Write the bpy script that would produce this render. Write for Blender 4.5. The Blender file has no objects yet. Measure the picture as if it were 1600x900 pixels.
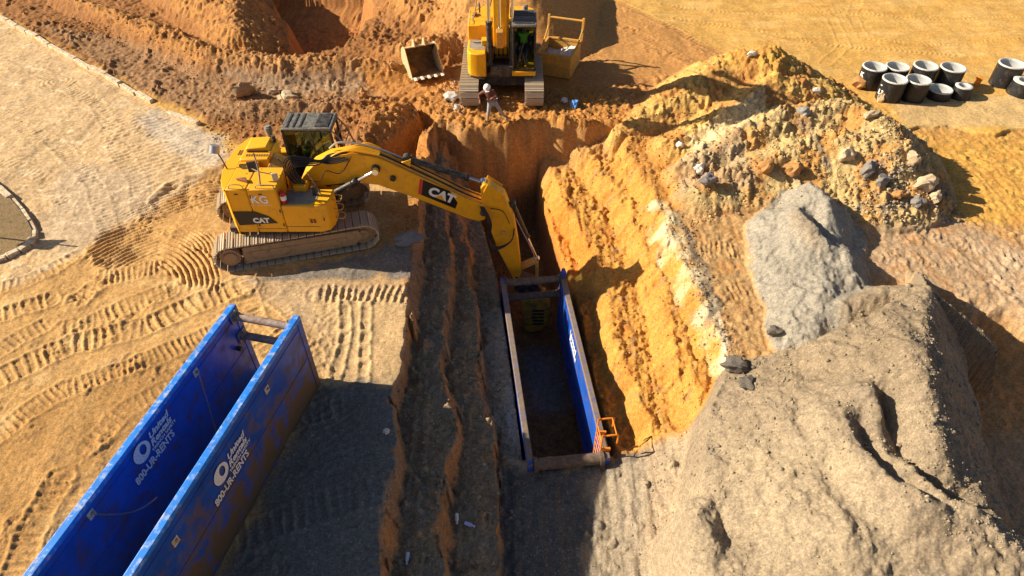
import bpy, bmesh, math, random
import numpy as np
from mathutils import Vector, Matrix, Euler

# ------------------------------------------------------------------ camera, world, sun, exposure
SC = bpy.context.scene
R = math.radians
CAM_H, CAM_TILT, FPX = 13.6, R(43.5), 1050.0
SUN_EL, SUN_AZ = R(30.0), R(7)            # sunlight travels towards +x (azimuth turned a little to -y)

cam_data = bpy.data.cameras.new('camera')
cam_data.sensor_width = 36.0
cam_data.lens = 36.0*FPX/1600.0
cam_data.clip_start = 0.1
cam_data.clip_end = 2000.0
cam = bpy.data.objects.new('camera', cam_data)
cam.location = (0, 0, CAM_H)
cam.rotation_euler = (R(90)-CAM_TILT, 0, 0)
SC.collection.objects.link(cam)
SC.camera = cam

world = bpy.data.worlds.new('World'); SC.world = world; world.use_nodes = True
wn = world.node_tree.nodes; wl = world.node_tree.links
for n in list(wn): wn.remove(n)
sky = wn.new('ShaderNodeTexSky'); sky.sky_type = 'NISHITA'; sky.sun_disc = False
sky.air_density = 0.8; sky.dust_density = 1.3; sky.ozone_density = 0.4; sky.sun_elevation = SUN_EL; sky.sun_rotation = R(-90)+SUN_AZ*-1
bg = wn.new('ShaderNodeBackground'); bg.inputs['Strength'].default_value = 0.05
wo = wn.new('ShaderNodeOutputWorld')
wl.new(sky.outputs[0], bg.inputs[0]); wl.new(bg.outputs[0], wo.inputs[0])

sun_data = bpy.data.lights.new('sun', 'SUN')
sun_data.energy = 5.0; sun_data.angle = R(0.5); sun_data.color = (1.0, 0.87, 0.66)
sun = bpy.data.objects.new('sun', sun_data)
sd = Vector((math.cos(SUN_EL)*math.cos(-SUN_AZ), math.cos(SUN_EL)*math.sin(-SUN_AZ), -math.sin(SUN_EL)))
sun.rotation_euler = sd.to_track_quat('-Z', 'Y').to_euler()
sun.location = (-20, 0, 20)
SC.collection.objects.link(sun)
SC.view_settings.view_transform = 'Standard'
SC.view_settings.look = 'None'
SC.view_settings.exposure = 0.84
SC.view_settings.gamma = 1.0

# ------------------------------------------------------------------ helpers: survey from the photograph
def at(px, py, z=0.0):
    """point at height z seen at pixel (px, py) of the 1600x900 photograph"""
    u = (px-800)/FPX; v = (450-py)/FPX
    dx, dy, dz = u, math.cos(CAM_TILT)+v*math.sin(CAM_TILT), -math.sin(CAM_TILT)+v*math.cos(CAM_TILT)
    t = (z-CAM_H)/dz
    return (dx*t, dy*t, z)

# ------------------------------------------------------------------ numpy noise
_rng = np.random.RandomState(7)
_P = _rng.permutation(512); _P = np.concatenate([_P, _P, _P])
_G = np.stack([np.cos(np.linspace(0, 2*np.pi, 512, endpoint=False)), np.sin(np.linspace(0, 2*np.pi, 512, endpoint=False))], 1)
_G = _G[_rng.permutation(512)].astype(np.float32)
def _hash(ix, iy): return _P[(_P[ix & 511] + iy) & 511]
def perlin(x, y):
    ix = np.floor(x).astype(np.int64); iy = np.floor(y).astype(np.int64)
    fx = (x-ix).astype(np.float32); fy = (y-iy).astype(np.float32)
    u = fx*fx*fx*(fx*(fx*6-15)+10); v = fy*fy*fy*(fy*(fy*6-15)+10)
    def g(a, b):
        G = _G[_hash(ix+a, iy+b)]
        return G[..., 0]*(fx-a) + G[..., 1]*(fy-b)
    n0 = g(0, 0)*(1-u)+g(1, 0)*u; n1 = g(0, 1)*(1-u)+g(1, 1)*u
    return (n0*(1-v)+n1*v)*1.5
def fbm(x, y, f=1.0, o=4, gain=0.5, ridge=False):
    s = np.zeros_like(x, dtype=np.float32); a = 1.0; t = 0
    for k in range(o):
        n = perlin(x*f+17.3*k, y*f-9.1*k)
        if ridge: n = 1-2*np.abs(n)
        s += a*n; t += a; a *= gain; f *= 2.03
    return s/t
def worley(x, y, f=1.0, seed=0):
    x = x*f+seed*13.7; y = y*f-seed*5.3
    ix = np.floor(x).astype(np.int64); iy = np.floor(y).astype(np.int64)
    best = np.full(x.shape, 9.0, np.float32); idn = np.zeros(x.shape, np.int64)
    for a in (-1, 0, 1):
        for b in (-1, 0, 1):
            h = _hash(ix+a, iy+b); h2 = _P[h+7]
            cx = ix+a+h/512.0; cy = iy+b+h2/512.0
            d = ((x-cx)**2+(y-cy)**2).astype(np.float32)
            m = d < best
            best = np.where(m, d, best); idn = np.where(m, h, idn)
    return np.sqrt(best), idn/512.0
def smooth(e0, e1, x):
    t = np.clip((x-e0)/(e1-e0), 0, 1); return t*t*(3-2*t)

def poly_sdf(x, y, pts):
    """signed distance to a polygon, positive inside; far points clamp to -3"""
    pts = np.asarray(pts, float)[:, :2]
    out = np.full(x.shape, -3.0, np.float32)
    m = (x > pts[:, 0].min()-3) & (x < pts[:, 0].max()+3) & (y > pts[:, 1].min()-3) & (y < pts[:, 1].max()+3)
    X = x[m]; Y = y[m]
    if X.size == 0: return out
    d = np.full(X.shape, 1e9); ins = np.zeros(X.shape, bool)
    n = len(pts)
    for i in range(n):
        ax, ay = pts[i]; bx, by = pts[(i+1) % n]
        ex, ey = bx-ax, by-ay
        t = np.clip(((X-ax)*ex+(Y-ay)*ey)/(ex*ex+ey*ey+1e-12), 0, 1)
        d = np.minimum(d, (X-ax-t*ex)**2+(Y-ay-t*ey)**2)
        c = ((ay > Y) != (by > Y)) & (X < (bx-ax)*(Y-ay)/((by-ay) if by != ay else 1e-12)+ax)
        ins ^= c
    d = np.sqrt(d)
    out[m] = np.where(ins, d, -d)
    return out
def path_sd(x, y, pts, reach=1.5):
    """nearest polyline: (distance, side (+ = left of travel), arc length, vertex parameter)"""
    pts = np.asarray(pts, float)[:, :2]
    D = np.full(x.shape, 99.0, np.float32); L = np.zeros(x.shape, np.float32)
    S = np.zeros(x.shape, np.float32); T = np.zeros(x.shape, np.float32)
    m = (x > pts[:, 0].min()-reach) & (x < pts[:, 0].max()+reach) & (y > pts[:, 1].min()-reach) & (y < pts[:, 1].max()+reach)
    X = x[m]; Y = y[m]
    if X.size == 0: return D, L, S, T
    best = np.full(X.shape, 1e9); side = np.zeros(X.shape); arc = np.zeros(X.shape); par = np.zeros(X.shape); acc = 0
    for i in range(len(pts)-1):
        ax, ay = pts[i]; ex, ey = pts[i+1]-pts[i]; l = math.hypot(ex, ey)
        t = np.clip(((X-ax)*ex+(Y-ay)*ey)/(l*l+1e-12), 0, 1)
        d = np.hypot(X-ax-t*ex, Y-ay-t*ey)
        k = d < best
        best = np.where(k, d, best); side = np.where(k, np.sign(ex*(Y-ay)-ey*(X-ax)), side)
        arc = np.where(k, acc+t*l, arc); par = np.where(k, i+t, par); acc += l
    D[m] = best; L[m] = side; S[m] = arc; T[m] = par
    return D, L, S, T

# ------------------------------------------------------------------ terrain layout (surveyed pixel, height)
def P(z, *pp): return [at(a, b, z) for a, b in pp]
def edge(z, *pp):                      # an edge running away from the camera: x as a function of y
    q = sorted([(at(a, b, z)[1], at(a, b, z)[0]) for a, b in pp])
    return np.array([t[0] for t in q]), np.array([t[1] for t in q])
Z1, Z2, Z3, ZD = -0.8, -1.35, -1.95, -4.7
ZG = -1.8                              # gravel floor at the near end of the trench
L1 = edge(0,  (672, 235), (660, 300), (652, 380), (646, 430), (638, 500), (630, 560), (610, 620), (626, 690), (606, 770), (598, 850), (590, 900))
L2 = edge(Z1, (696, 240), (694, 300), (702, 370), (702, 450), (692, 520), (691, 590), (716, 650), (703, 720), (692, 800), (690, 900))
L3 = edge(Z2, (712, 240), (720, 330), (738, 420), (746, 500), (753, 610), (772, 660), (777, 740), (779, 900))
L4 = edge(Z3, (728, 262), (740, 300), (760, 360), (782, 440), (800, 560), (824, 735), (828, 790))
R4 = edge(-2.2, (838, 260), (843, 300), (860, 360), (884, 425), (905, 500), (925, 600), (955, 700))
R3 = edge(-1.5, (850, 250), (876, 312), (919, 385), (938, 440), (948, 500), (957, 550), (985, 600), (1003, 660))
R2 = edge(-0.8, (905, 230), (940, 270), (985, 340), (1005, 400), (1020, 450), (1040, 520), (1070, 590), (1088, 650))
R1 = edge(0,  (965, 215), (1012, 300), (1040, 370), (1075, 430), (1102, 490), (1132, 560), (1165, 625))
YF = at(780, 194, 0)[1]-.25                # far end of the trench
BOX_TOP = -1.5
BX0, BY0 = at(833, 735, BOX_TOP)[0], at(833, 735, BOX_TOP)[1]

def ridge(z, x, y, pts, left, right, pw=1.0, rnd=0.25):
    """raise z to a ridge along pts (px,py,h) with the given slopes on the two sides"""
    w = [at(a, b, h) for a, b, h in pts]
    reach = max(p[2] for p in w)/min(left, right)+2.5
    D, L, S, T = path_sd(x, y, w, reach)
    hs = np.array([p[2] for p in w])
    h = np.interp(T, np.arange(len(hs)), hs)
    s = np.where(L > 0, left, right)
    D = np.sqrt(D*D+rnd*rnd)-rnd
    r = h-D*s
    r = np.where(D < 90, np.where(r < 0, r*5, r), -50)
    k = 0.18                           # smooth maximum
    hh = np.clip(0.5+0.5*(r-z)/k, 0, 1)
    return np.where(D < 90, z*(1-hh)+r*hh+k*hh*(1-hh)*0.9, z)

TRACKS = [  # pixel path, width, amplitude, lug spacing, chevron
    ([(-60, 618), (0, 592), (60, 562), (111, 539), (170, 524), (222, 511), (311, 472), (380, 448)], .74, .036, .24, 0),
    ([(-60, 720), (0, 678), (60, 636), (100, 611), (160, 590), (239, 561), (330, 520)], .62, .026, .16, 0),
    ([(-60, 530), (0, 494), (40, 480), (75, 470)], .60, .034, .20, 0),
    ([(-60, 580), (0, 548), (30, 530), (75, 505)], .55, .022, .17, 0),
    ([(-20, 455), (40, 440), (90, 418), (120, 400)], .55, .022, .19, 0),
    ([(100, 512), (150, 498), (200, 478), (262, 455)], .60, .022, .18, 0),
    ([(120, 470), (160, 440), (215, 425), (262, 418)], .60, .026, .16, 0),
    ([(20, 905), (45, 840), (70, 790), (95, 750)], .60, .036, .20, 0),
    ([(95, 860), (110, 810), (130, 770)], .5, .02, .20, 0),
    ([(140, 700), (200, 640), (280, 600)], .5, .016, .18, 0),
    ([(370, 840), (450, 810), (540, 780), (625, 758)], .70, .030, .24, 0),
    ([(400, 690), (470, 650), (560, 625)], .60, .018, .24, 0),
    ([(400, 480), (440, 520), (490, 560)], .6, .02, .22, 0),
    ([(500, 462), (560, 458), (645, 462)], .75, .035, .20, 0),
    ([(538, 478), (536, 540), (520, 600)], .28, .04, .5, 0),
    ([(572, 478), (570, 540), (566, 600)], .28, .04, .5, 0),
    ([(1088, 385), (1130, 388), (1172, 390)], .75, .045, .16, 0),
    ([(1140, 455), (1180, 452)], .55, .045, .16, 0),
    ([(1345, 352), (1420, 350), (1490, 375), (1535, 408)], .55, .028, .20, 1),
    ([(1370, 398), (1440, 402), (1510, 412)], .55, .030, .20, 1),
    ([(1440, 370), (1530, 385), (1600, 400)], .55, .022, .20, 0),
    ([(20, 90), (110, 140), (200, 190), (300, 240)], .55, .012, .20, 0),
    ([(100, 80), (190, 140), (270, 190), (320, 220)], .55, .012, .20, 0),
    ([(-20, 170), (90, 225), (150, 290), (170, 360)], .55, .014, .20, 0),
    ([(60, 130), (150, 160), (175, 200), (120, 240)], .55, .012, .20, 0),
    ([(180, 230), (215, 280), (220, 330)], .55, .014, .20, 0),
    ([(0, 250), (70, 280), (110, 330)], .55, .012, .20, 0),
    ([(170, 200), (250, 210), (330, 250)], .5, .012, .20, 0),
    ([(380, 430), (400, 520), (470, 600), (520, 700), (560, 900)], .6, .014, .20, 0),
    ([(430, 480), (520, 640), (590, 760)], .6, .012, .20, 0),
    ([(1060, 30), (1150, 42), (1240, 62), (1350, 74), (1500, 84)], .5, .020, .22, 1),
    ([(1040, 8), (1150, 20), (1300, 18), (1480, 30), (1640, 22)], .5, .016, .22, 1),
    ([(1260, 0), (1300, 30), (1320, 70), (1290, 100)], .5, .016, .22, 0),
    ([(1340, 0), (1330, 25), (1350, 60), (1420, 70), (1600, 60)], .5, .014, .22, 1),
    ([(880, 60), (960, 110), (1010, 150)], .5, .02, .22, 0),
    ([(930, 20), (1010, 60), (1080, 100)], .5, .02, .22, 0),
    ([(960, 0), (1060, 50), (1130, 85)], .5, .02, .22, 0),
    ([(694, 90), (718, 100), (728, 80)], .6, .03, .18, 0),
    ([(1440, 310), (1520, 290), (1610, 300)], .5, .02, .22, 0),
]

FANS = [  # sand scraped into arcs by turning crawlers: area, centre, spacing, height
    ([(132, 410), (145, 372), (190, 348), (250, 358), (252, 398), (215, 420), (160, 420)], (258, 450), .17, .055),
    ([(236, 378), (300, 383), (338, 400), (352, 455), (300, 450), (250, 424)], (165, 470), .16, .085),
    ([(262, 365), (300, 358), (335, 375), (340, 402), (300, 397), (268, 385)], (235, 412), .13, .06),
    ([(225, 322), (255, 292), (345, 282), (350, 322), (300, 330), (240, 335)], (370, 455), .17, .05),
    ([(185, 330), (225, 312), (262, 330), (270, 350), (215, 352)], (250, 370), .15, .05),
    ([(60, 110), (100, 105), (125, 130), (110, 150), (70, 150)], (90, 128), .20, .025),
    ([(150, 180), (240, 180), (330, 250), (250, 300), (170, 260)], (700, 900), .24, .018),
    ([(10, 200), (120, 220), (150, 330), (60, 350)], (-500, 900), .24, .018),
]
def terrain(x, y):
    x = np.asarray(x, np.float32); y = np.asarray(y, np.float32)
    n_lo = fbm(x, y, .35, 3); n_md = fbm(x+31, y-12, 1.3, 4); n_hi = fbm(x-7, y+5, 5.0, 4)
    wob = fbm(x+3, y+9, .9, 4)*0.45
    wob2 = fbm(x-13, y+29, 1.1, 4)*0.5
    xw = x+wob*.8; yw = y+wob2*.8
    def M(z, soft, *pp): return smooth(-soft, soft, poly_sdf(xw, yw, P(z, *pp)))
    z = n_lo*0.12 + n_md*0.025
    rough = .010+.035*smooth(.0, .5, fbm(x+40, y-22, .7, 3)).astype(np.float32)
    col = np.zeros(x.shape+(3,), np.float32); col[:] = (.56, .32, .085)
    def paint(m, c, k=1.0):
        m = (m*k)[..., None]; col[:] = col*(1-m)+np.array(c, np.float32)*m
    # ---------- broad colour areas
    road = M(0, .12, (-80, -10), (0, 32), (120, 98), (215, 150), (260, 180), (312, 196), (350, 225), (330, 275), (250, 320), (185, 352), (120, 400), (40, 440), (-200, 520), (-300, 200))
    leftg = M(0, .4, (-300, 420), (60, 400), (200, 330), (340, 240), (480, 230), (690, 240), (650, 900), (700, 1100), (-300, 1100))
    topl = M(0, .3, (-60, -20), (0, 25), (120, 90), (310, 185), (420, 250), (700, 235), (720, 120), (760, -10), (760, -120), (-60, -120))
    mid = M(0, .3, (560, 120), (1010, 120), (1180, 320), (1180, 650), (930, 700), (640, 700), (600, 240))
    rgt = M(0, .25, (1040, 322), (1200, 312), (1340, 335), (1600, 345), (1800, 400), (1900, 1100), (760, 1100), (790, 700), (930, 690), (1150, 640))
    paint(leftg, (.49, .285, .105)); paint(topl, (.29, .125, .038)); paint(mid, (.42, .19, .05))
    paint(road, (.54, .37, .20)); paint(rgt, (.36, .26, .155))
    paint(smooth(.0, .5, fbm(x, y, .8, 4))*leftg, (.62, .41, .18), .7); paint(smooth(.05, .5, fbm(x-40, y, 1.1, 4))*leftg, (.34, .20, .09), .5)
    paint(M(0, .4, (-100, 760), (40, 640), (180, 565), (330, 520), (350, 570), (250, 650), (120, 760), (40, 860), (-100, 940)), (.36, .19, .06), .75)
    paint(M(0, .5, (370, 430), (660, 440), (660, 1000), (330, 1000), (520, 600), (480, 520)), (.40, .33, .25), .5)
    paint(M(0, .3, (500, 590), (640, 590), (660, 1000), (300, 1000)), (.15, .145, .135), .92)  # grey dust beside the blue box, with its shade mixed into the colour
    paint(M(0, .15, (500, 470), (645, 440), (640, 600), (500, 600)), (.55, .37, .18), .6)  # pale patch painted as the sunlit gap between two shadows
    paint(M(0, .15, (380, 440), (600, 385), (700, 380), (690, 430), (640, 432)), (.17, .16, .15), .9)  # dark patch painted where the near excavator casts its shadow
    paint(M(0, .35, (240, 170), (350, 215), (345, 270), (270, 240), (210, 190)), (.46, .41, .35), .7)
    paint(M(0, .4, (100, 260), (230, 270), (250, 330), (90, 400), (60, 370)), (.42, .33, .24), .6)
    paint(road*smooth(.1, .6, fbm(x+60, y*2.2, .9, 5)), (.74, .58, .38), .8)
    paint(road*smooth(.05, .5, fbm(x-60, y*3.2, 1.6, 5)), (.40, .27, .15), .75)
    paint(road*smooth(.1, .5, fbm(x+160, y+60, 3.2, 4)), (.66, .52, .34), .6)
    # top left: trampled dirt, berm, pit
    paint(M(0, .3, (60, 40), (180, 60), (330, 120), (560, 130), (600, 150), (500, 190), (330, 190), (200, 130)), (.30, .18, .095), .7)
    paint(M(0, .25, (330, 110), (560, 110), (570, 140), (400, 150)), (.36, .28, .20), .4)
    paint(M(0, .3, (880, 10), (960, 0), (1130, 80), (1110, 130), (1000, 190), (900, 120)), (.42, .20, .07), .8)
    paint(M(0, .4, (1400, 185), (1800, 160), (1800, 360), (1500, 345), (1440, 300)), (.60, .35, .08), .85)
    paint(M(0, .3, (1330, 330), (1480, 335), (1700, 420), (1700, 520), (1420, 440), (1340, 420)), (.33, .295, .25), .95); paint(M(0, .3, (1520, 370), (1640, 400), (1700, 520), (1560, 450)), (.50, .44, .36), .8)
    flatg = M(0, .3, (1330, 330), (1480, 335), (1700, 420), (1700, 520), (1420, 440), (1340, 420))
    paint(M(0, .3, (1380, 150), (1640, 150), (1640, 200), (1420, 200)), (.52, .38, .20), .7)
    topright = M(0, .8, (1000, -150), (1000, 20), (1260, 130), (1700, 130), (1900, -150))
    paint(topright*smooth(-.2, .6, fbm(x*.45, y*2.3, .8, 5)), (.64, .42, .16), .8)
    paint(topright*smooth(.1, .6, fbm(x*.4+50, y*2.0, .7, 5)), (.46, .23, .055), .75)
    rough = rough*(1-.75*topright)*(1-.85*flatg)*(1-.5*M(0, .3, (1380, 150), (1700, 140), (1700, 330), (1480, 335)))
    rough = rough*(1-topl)+topl*(.050+.06*smooth(.1, .5, n_md+n_lo)); rough = rough*(1-road)+road*.014
    rough = np.maximum(rough, .09*M(0, .5, (560, 150), (730, 150), (1010, 130), (1000, 240), (640, 260), (500, 220)))
    z = z+.010*road*fbm(x*.5, y*3, 2.2, 4)+.0*y
    z = ridge(z, x, y, [(232, 312, .05), (262, 283, .12), (300, 272, .22), (345, 258, .3), (390, 225, .3)], .9, .6, rnd=.05)
    # ---------- pit and berm at the top left
    pit = smooth(-.35, .75, poly_sdf(xw, yw, P(0, (372, -60), (378, 10), (402, 66), (470, 84), (530, 74), (560, 40), (600, 0), (640, -60))))
    z = z-2.3*pit; paint(pit, (.40, .17, .05), .8)
    z = ridge(z, x, y, [(60, -20, .3), (160, 12, .6), (240, 38, .75), (330, 78, .8), (450, 92, .7), (560, 92, .6), (640, 104, .4)], .8, .8)
    z = ridge(z, x, y, [(230, -30, .6), (300, -10, 1.1), (360, 10, 1.3), (372, 45, 1.1)], .6, .9)
    z = ridge(z, x, y, [(340, -80, 1.3), (365, -20, 1.4), (368, 20, 1.3)], .9, .6)
    berm = smooth(.25, .6, z-n_lo*.12)*topl; rough = np.maximum(rough, .10*berm)
    z = ridge(z, x, y, [(600, -30, .6), (650, 0, 1.0), (700, 18, .9), (735, 30, .4)], .45, .7)
    z = ridge(z, x, y, [(600, 78, .3), (640, 66, .8), (680, 60, .8), (715, 50, .7)], .45, .7)
    z = ridge(z, x, y, [(700, -60, 1.4), (760, -40, 2.6), (820, -30, 2.6), (880, -50, 1.6)], .8, .8)
    paint(smooth(.2, .6, z)*topl, (.46, .22, .065), .7); paint(topl*smooth(.0, .5, fbm(x+70, y, 1.3, 4)), (.24, .11, .045), .7)
    paint(M(1.5, .3, (690, 40), (740, -60), (900, -80), (930, 40), (800, 60)), (.48, .24, .08), .9)
    rough = np.maximum(rough, .10*M(0, .4, (560, 60), (640, -40), (760, -80), (770, 40), (690, 100), (600, 110)))
    hol = smooth(-.45, .35, poly_sdf(xw, yw, P(0, (598, 180), (640, 165), (672, 180), (668, 235), (610, 250), (588, 215))))
    z = z-.9*hol
    z = ridge(z, x, y, [(330, 175, .2), (390, 160, .45), (470, 158, .4), (560, 160, .35), (600, 190, .3)], .7, .7)
    z = ridge(z, x, y, [(560, 215, .3), (590, 180, .55), (620, 165, .4)], .7, .7)
    z = ridge(z, x, y, [(690, 230, .1), (682, 205, .4), (700, 188, .35)], .8, .8)
    z = ridge(z, x, y, [(800, 195, .15), (860, 186, .35), (930, 192, .35), (980, 190, .3)], .8, .8)
    # ---------- the trench: stepped sides
    def ex(E, w): return np.interp(y, E[0], E[1])+w
    wl_ = wob*.30+n_md*.08+n_hi*.015; wr_ = wob2*.45+n_md*.15+n_hi*.08
    def drop(E, w, width): return smooth(-width*.5, width*.5, x-ex(E, w))
    def rise(E, w, width): return smooth(-width*.5, width*.5, x-ex(E, w))
    nearf = smooth(8.6, 7.4, y)                      # towards the gravelled near end
    wr_ = wr_+fbm(x-9, y+4, .45, 3)*.35; blk = (worley(x+n_hi*.08, y*.6, 1.6, 8)[1]-.5)*.16+(worley(x, y*.8, 4.1, 9)[1]-.5)*.05
    wl_ = wl_*.6+blk
    slump = smooth(.0, .45, fbm(x*.5+12, y+7, .8, 3))
    zl = Z1*drop(L1, wl_+.06, .14+.35*slump)+(Z2-Z1)*drop(L2, wl_*.9+.05, .12+.45*slump)+(Z3-Z2)*drop(L3, wl_*.8+.04, .12+.5*slump)
    zl = zl+(ZG-Z3)*smooth(BY0-.5, BY0-1.1, y)*drop(L4, -.25, .6)
    zl = zl+(ZD-Z3)*drop(L4, -.02, .16)*smooth(BY0-.15, BY0+.02, y)
    zr = ZD+(2.4)*rise(R4, 0, .25)+(.75)*rise(R3, wr_*.6-.1, .55)+(.75)*rise(R2, wr_-.1, .75)+(.7)*rise(R1, wr_-.05, .6)
    ramp = np.interp(x, [2.4, 3.4, 5.0, 7.5], [ZG, ZG+.25, -.75, 0.05])
    kr = smooth(BY0+1.5, BY0+.5, y+wob*.6)
    zr = zr*(1-kr)+ramp*kr
    zf = ZD*smooth(YF+.12, YF-.95, y+n_lo*1.1+fbm(x, y, .5, 2)*.35)
    # rounded lumps along the crest of the far wall
    inside = np.maximum(np.maximum(zl, zr), zf)
    tr = np.minimum(inside, 0)
    span = smooth(.02, -.25, tr)
    tread = fbm(x*3, y*.6, 1.3, 3)*.07+np.clip(worley(x+n_hi*.1, y, 3.1, 5)[1]-.55, 0, 1)*.22*smooth(.55, .1, worley(x+n_hi*.1, y, 3.1, 5)[0])
    z = np.where(inside > -.02, z, 0)*(1-span)+ (z*.4)*span + tr + tread*span
    rough = rough*(1-span)+span*(.045+.05*smooth(-.1, .4, fbm(x+55, y, .9, 3)))
    # colours of the cut
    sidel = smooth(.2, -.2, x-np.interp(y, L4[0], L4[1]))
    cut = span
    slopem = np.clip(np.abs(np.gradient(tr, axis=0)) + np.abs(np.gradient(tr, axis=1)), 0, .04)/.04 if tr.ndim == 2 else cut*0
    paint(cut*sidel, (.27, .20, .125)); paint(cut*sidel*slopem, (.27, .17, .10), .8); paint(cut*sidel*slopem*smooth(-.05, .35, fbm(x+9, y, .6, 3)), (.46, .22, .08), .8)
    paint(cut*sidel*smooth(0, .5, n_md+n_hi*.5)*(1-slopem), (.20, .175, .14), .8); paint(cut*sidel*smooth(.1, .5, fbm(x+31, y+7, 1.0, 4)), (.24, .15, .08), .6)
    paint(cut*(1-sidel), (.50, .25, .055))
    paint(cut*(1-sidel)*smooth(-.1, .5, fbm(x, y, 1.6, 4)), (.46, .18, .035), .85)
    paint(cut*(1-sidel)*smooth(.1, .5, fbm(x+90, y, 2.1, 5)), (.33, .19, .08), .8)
    paint(M(-1.6, .15, (843, 290), (880, 320), (930, 395), (915, 405), (872, 425), (855, 360)), (.55, .20, .035), .9)
    paint(cut*smooth(YF-1.4, YF-.2, y), (.44, .23, .085), .9)
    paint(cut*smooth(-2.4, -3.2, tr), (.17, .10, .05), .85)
    paint(M(-.3, .12, (1010, 322), (1055, 326), (1072, 380), (1100, 450), (1135, 540), (1150, 610), (1128, 610), (1088, 500), (1050, 430), (1015, 370))*smooth(-.25, .3, fbm(x+3, y*1., 1.3, 5)), (.60, .50, .32), .85)
    paint(M(-1.8, .2, (800, 470), (760, 480), (770, 640), (790, 720), (825, 740)), (.38, .34, .27), .6)
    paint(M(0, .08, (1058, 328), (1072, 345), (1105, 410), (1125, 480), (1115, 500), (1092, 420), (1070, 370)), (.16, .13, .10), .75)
    paint(M(0, .06, (1120, 470), (1138, 545), (1190, 628), (1184, 634), (1128, 550)), (.62, .55, .44), .6)
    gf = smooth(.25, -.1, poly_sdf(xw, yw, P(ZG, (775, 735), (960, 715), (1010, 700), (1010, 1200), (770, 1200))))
    paint(1-gf, (.11, .105, .10)); paint(M(ZD, .35, (812, 560), (835, 540), (880, 560), (885, 640), (830, 650)), (.17, .17, .17), .9)  # grey gravel floor, darkened further by shade put into its colour
    paint(M(-.4, .3, (930, 700), (1040, 655), (1170, 630), (1300, 560), (1200, 1000), (930, 1000)), (.33, .265, .19), .9)
    rough = np.where((1-gf) > .5, .014, rough); rough = rough*(1-kr)+.02*kr*(x > 0)+rough*kr*(x <= 0)
    # ---------- heaps on the right
    z0 = z.copy()
    z = ridge(z, x, y, [(965, 205, .05), (1020, 165, .55), (1080, 125, 1.15), (1150, 88, 1.7), (1205, 76, 2.0), (1250, 98, 1.4), (1310, 135, .3)], .65, .55)
    z = ridge(z, x, y, [(1060, 215, .5), (1130, 180, .9), (1210, 120, 1.5), (1280, 128, 1.1)], .6, .5)
    h1 = smooth(.05, .35, z-z0); za = z.copy()
    z = ridge(z, x, y, [(1080, 260, .5), (1160, 205, 1.2), (1240, 172, 1.6), (1330, 165, 1.7), (1385, 190, 1.75), (1405, 235, 1.5), (1420, 285, .8)], .7, .75)
    z = ridge(z, x, y, [(1100, 290, .4), (1200, 240, .95), (1290, 215, 1.3), (1360, 215, 1.5)], .5, .5)
    h2 = smooth(.02, .3, z-za)
    paint(h1, (.54, .33, .10)); paint(h1*smooth(1.2, 1.7, z), (.56, .30, .06), .8)
    paint(h1*smooth(-.1, .3, fbm(x, y, .9, 4)), (.40, .18, .05), .85)
    paint(h2, (.46, .33, .15)); paint(h2*smooth(-.1, .25, fbm(x+20, y, .8, 4)), (.45, .22, .06), .85)
    paint(h2*smooth(.1, .5, fbm(x-20, y+9, 1.1, 4)), (.28, .23, .17), .8)
    paint(M(1, .3, (1075, 200), (1190, 150), (1200, 180), (1080, 235)), (.68, .55, .33), .7)
    paint(M(.3, .2, (1050, 255), (1150, 235), (1180, 300), (1060, 300)), (.34, .25, .16), .6)
    rough = np.maximum(rough, h1*(.05+.08*smooth(-.2, .4, fbm(x+3, y, 1.0, 3)))); rough = np.maximum(rough, h2*(.045+.12*smooth(-.25, .35, fbm(x+13, y, .9, 3))))
    z = z+(h1+h2)*.5*fbm(x+21, y, .9, 5, .6, ridge=True)*.14
    zb = z.copy()
    z = ridge(z, x, y, [(1225, 300, .4), (1264, 288, .95), (1294, 308, 1.1), (1290, 345, 1.0), (1318, 385, 1.0), (1335, 425, .7)], .95, .5, rnd=.12)
    z = ridge(z, x, y, [(1250, 330, .8), (1245, 380, .7), (1262, 440, .55), (1240, 500, .35)], .4, .75)
    z = ridge(z, x, y, [(1205, 345, .35), (1215, 400, .4), (1232, 450, .35)], .5, .7)
    z = ridge(z, x, y, [(1290, 420, .7), (1285, 470, .6), (1262, 520, .35)], .5, .5)
    h3 = smooth(.02, .2, z-zb); paint(smooth(.02, .16, (z-zb)*(1+1.1*fbm(x, y, 2.5, 5))), (.30, .268, .22)); paint(h3*smooth(.1, .6, fbm(x+8, y, 1.2, 4)), (.37, .345, .305), .6)
    z = z+h3*(fbm(x, y, 1.3, 5)*.16+fbm(x, y, 3, 4, ridge=True)*.04)
    z = z-1.5*smooth(-.5, 1.0, poly_sdf(xw, yw, P(0, (1455, 462), (1540, 470), (1640, 505), (1900, 640), (2100, 1100), (1600, 1100), (1500, 800), (1450, 620))))
    zc = z.copy()
    # the big gravel heap: long crest, steep shaded right face (paths run towards the camera, so "left" is +x)
    z = ridge(z, x, y, [(1320, 470, .7), (1390, 450, .95), (1446, 450, 1.25), (1446, 503, 1.85), (1444, 560, 2.2), (1456, 625, 2.35), (1480, 698, 2.4), (1514, 770, 2.35), (1556, 822, 2.2), (1640, 900, 2.0)], 1.1, .60, rnd=.18)
    z = ridge(z, x, y, [(1215, 690, .3), (1250, 680, .85), (1290, 690, 1.3), (1310, 760, 1.5), (1330, 840, 1.5), (1370, 940, 1.4)], .45, .62, rnd=.4)
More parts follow.
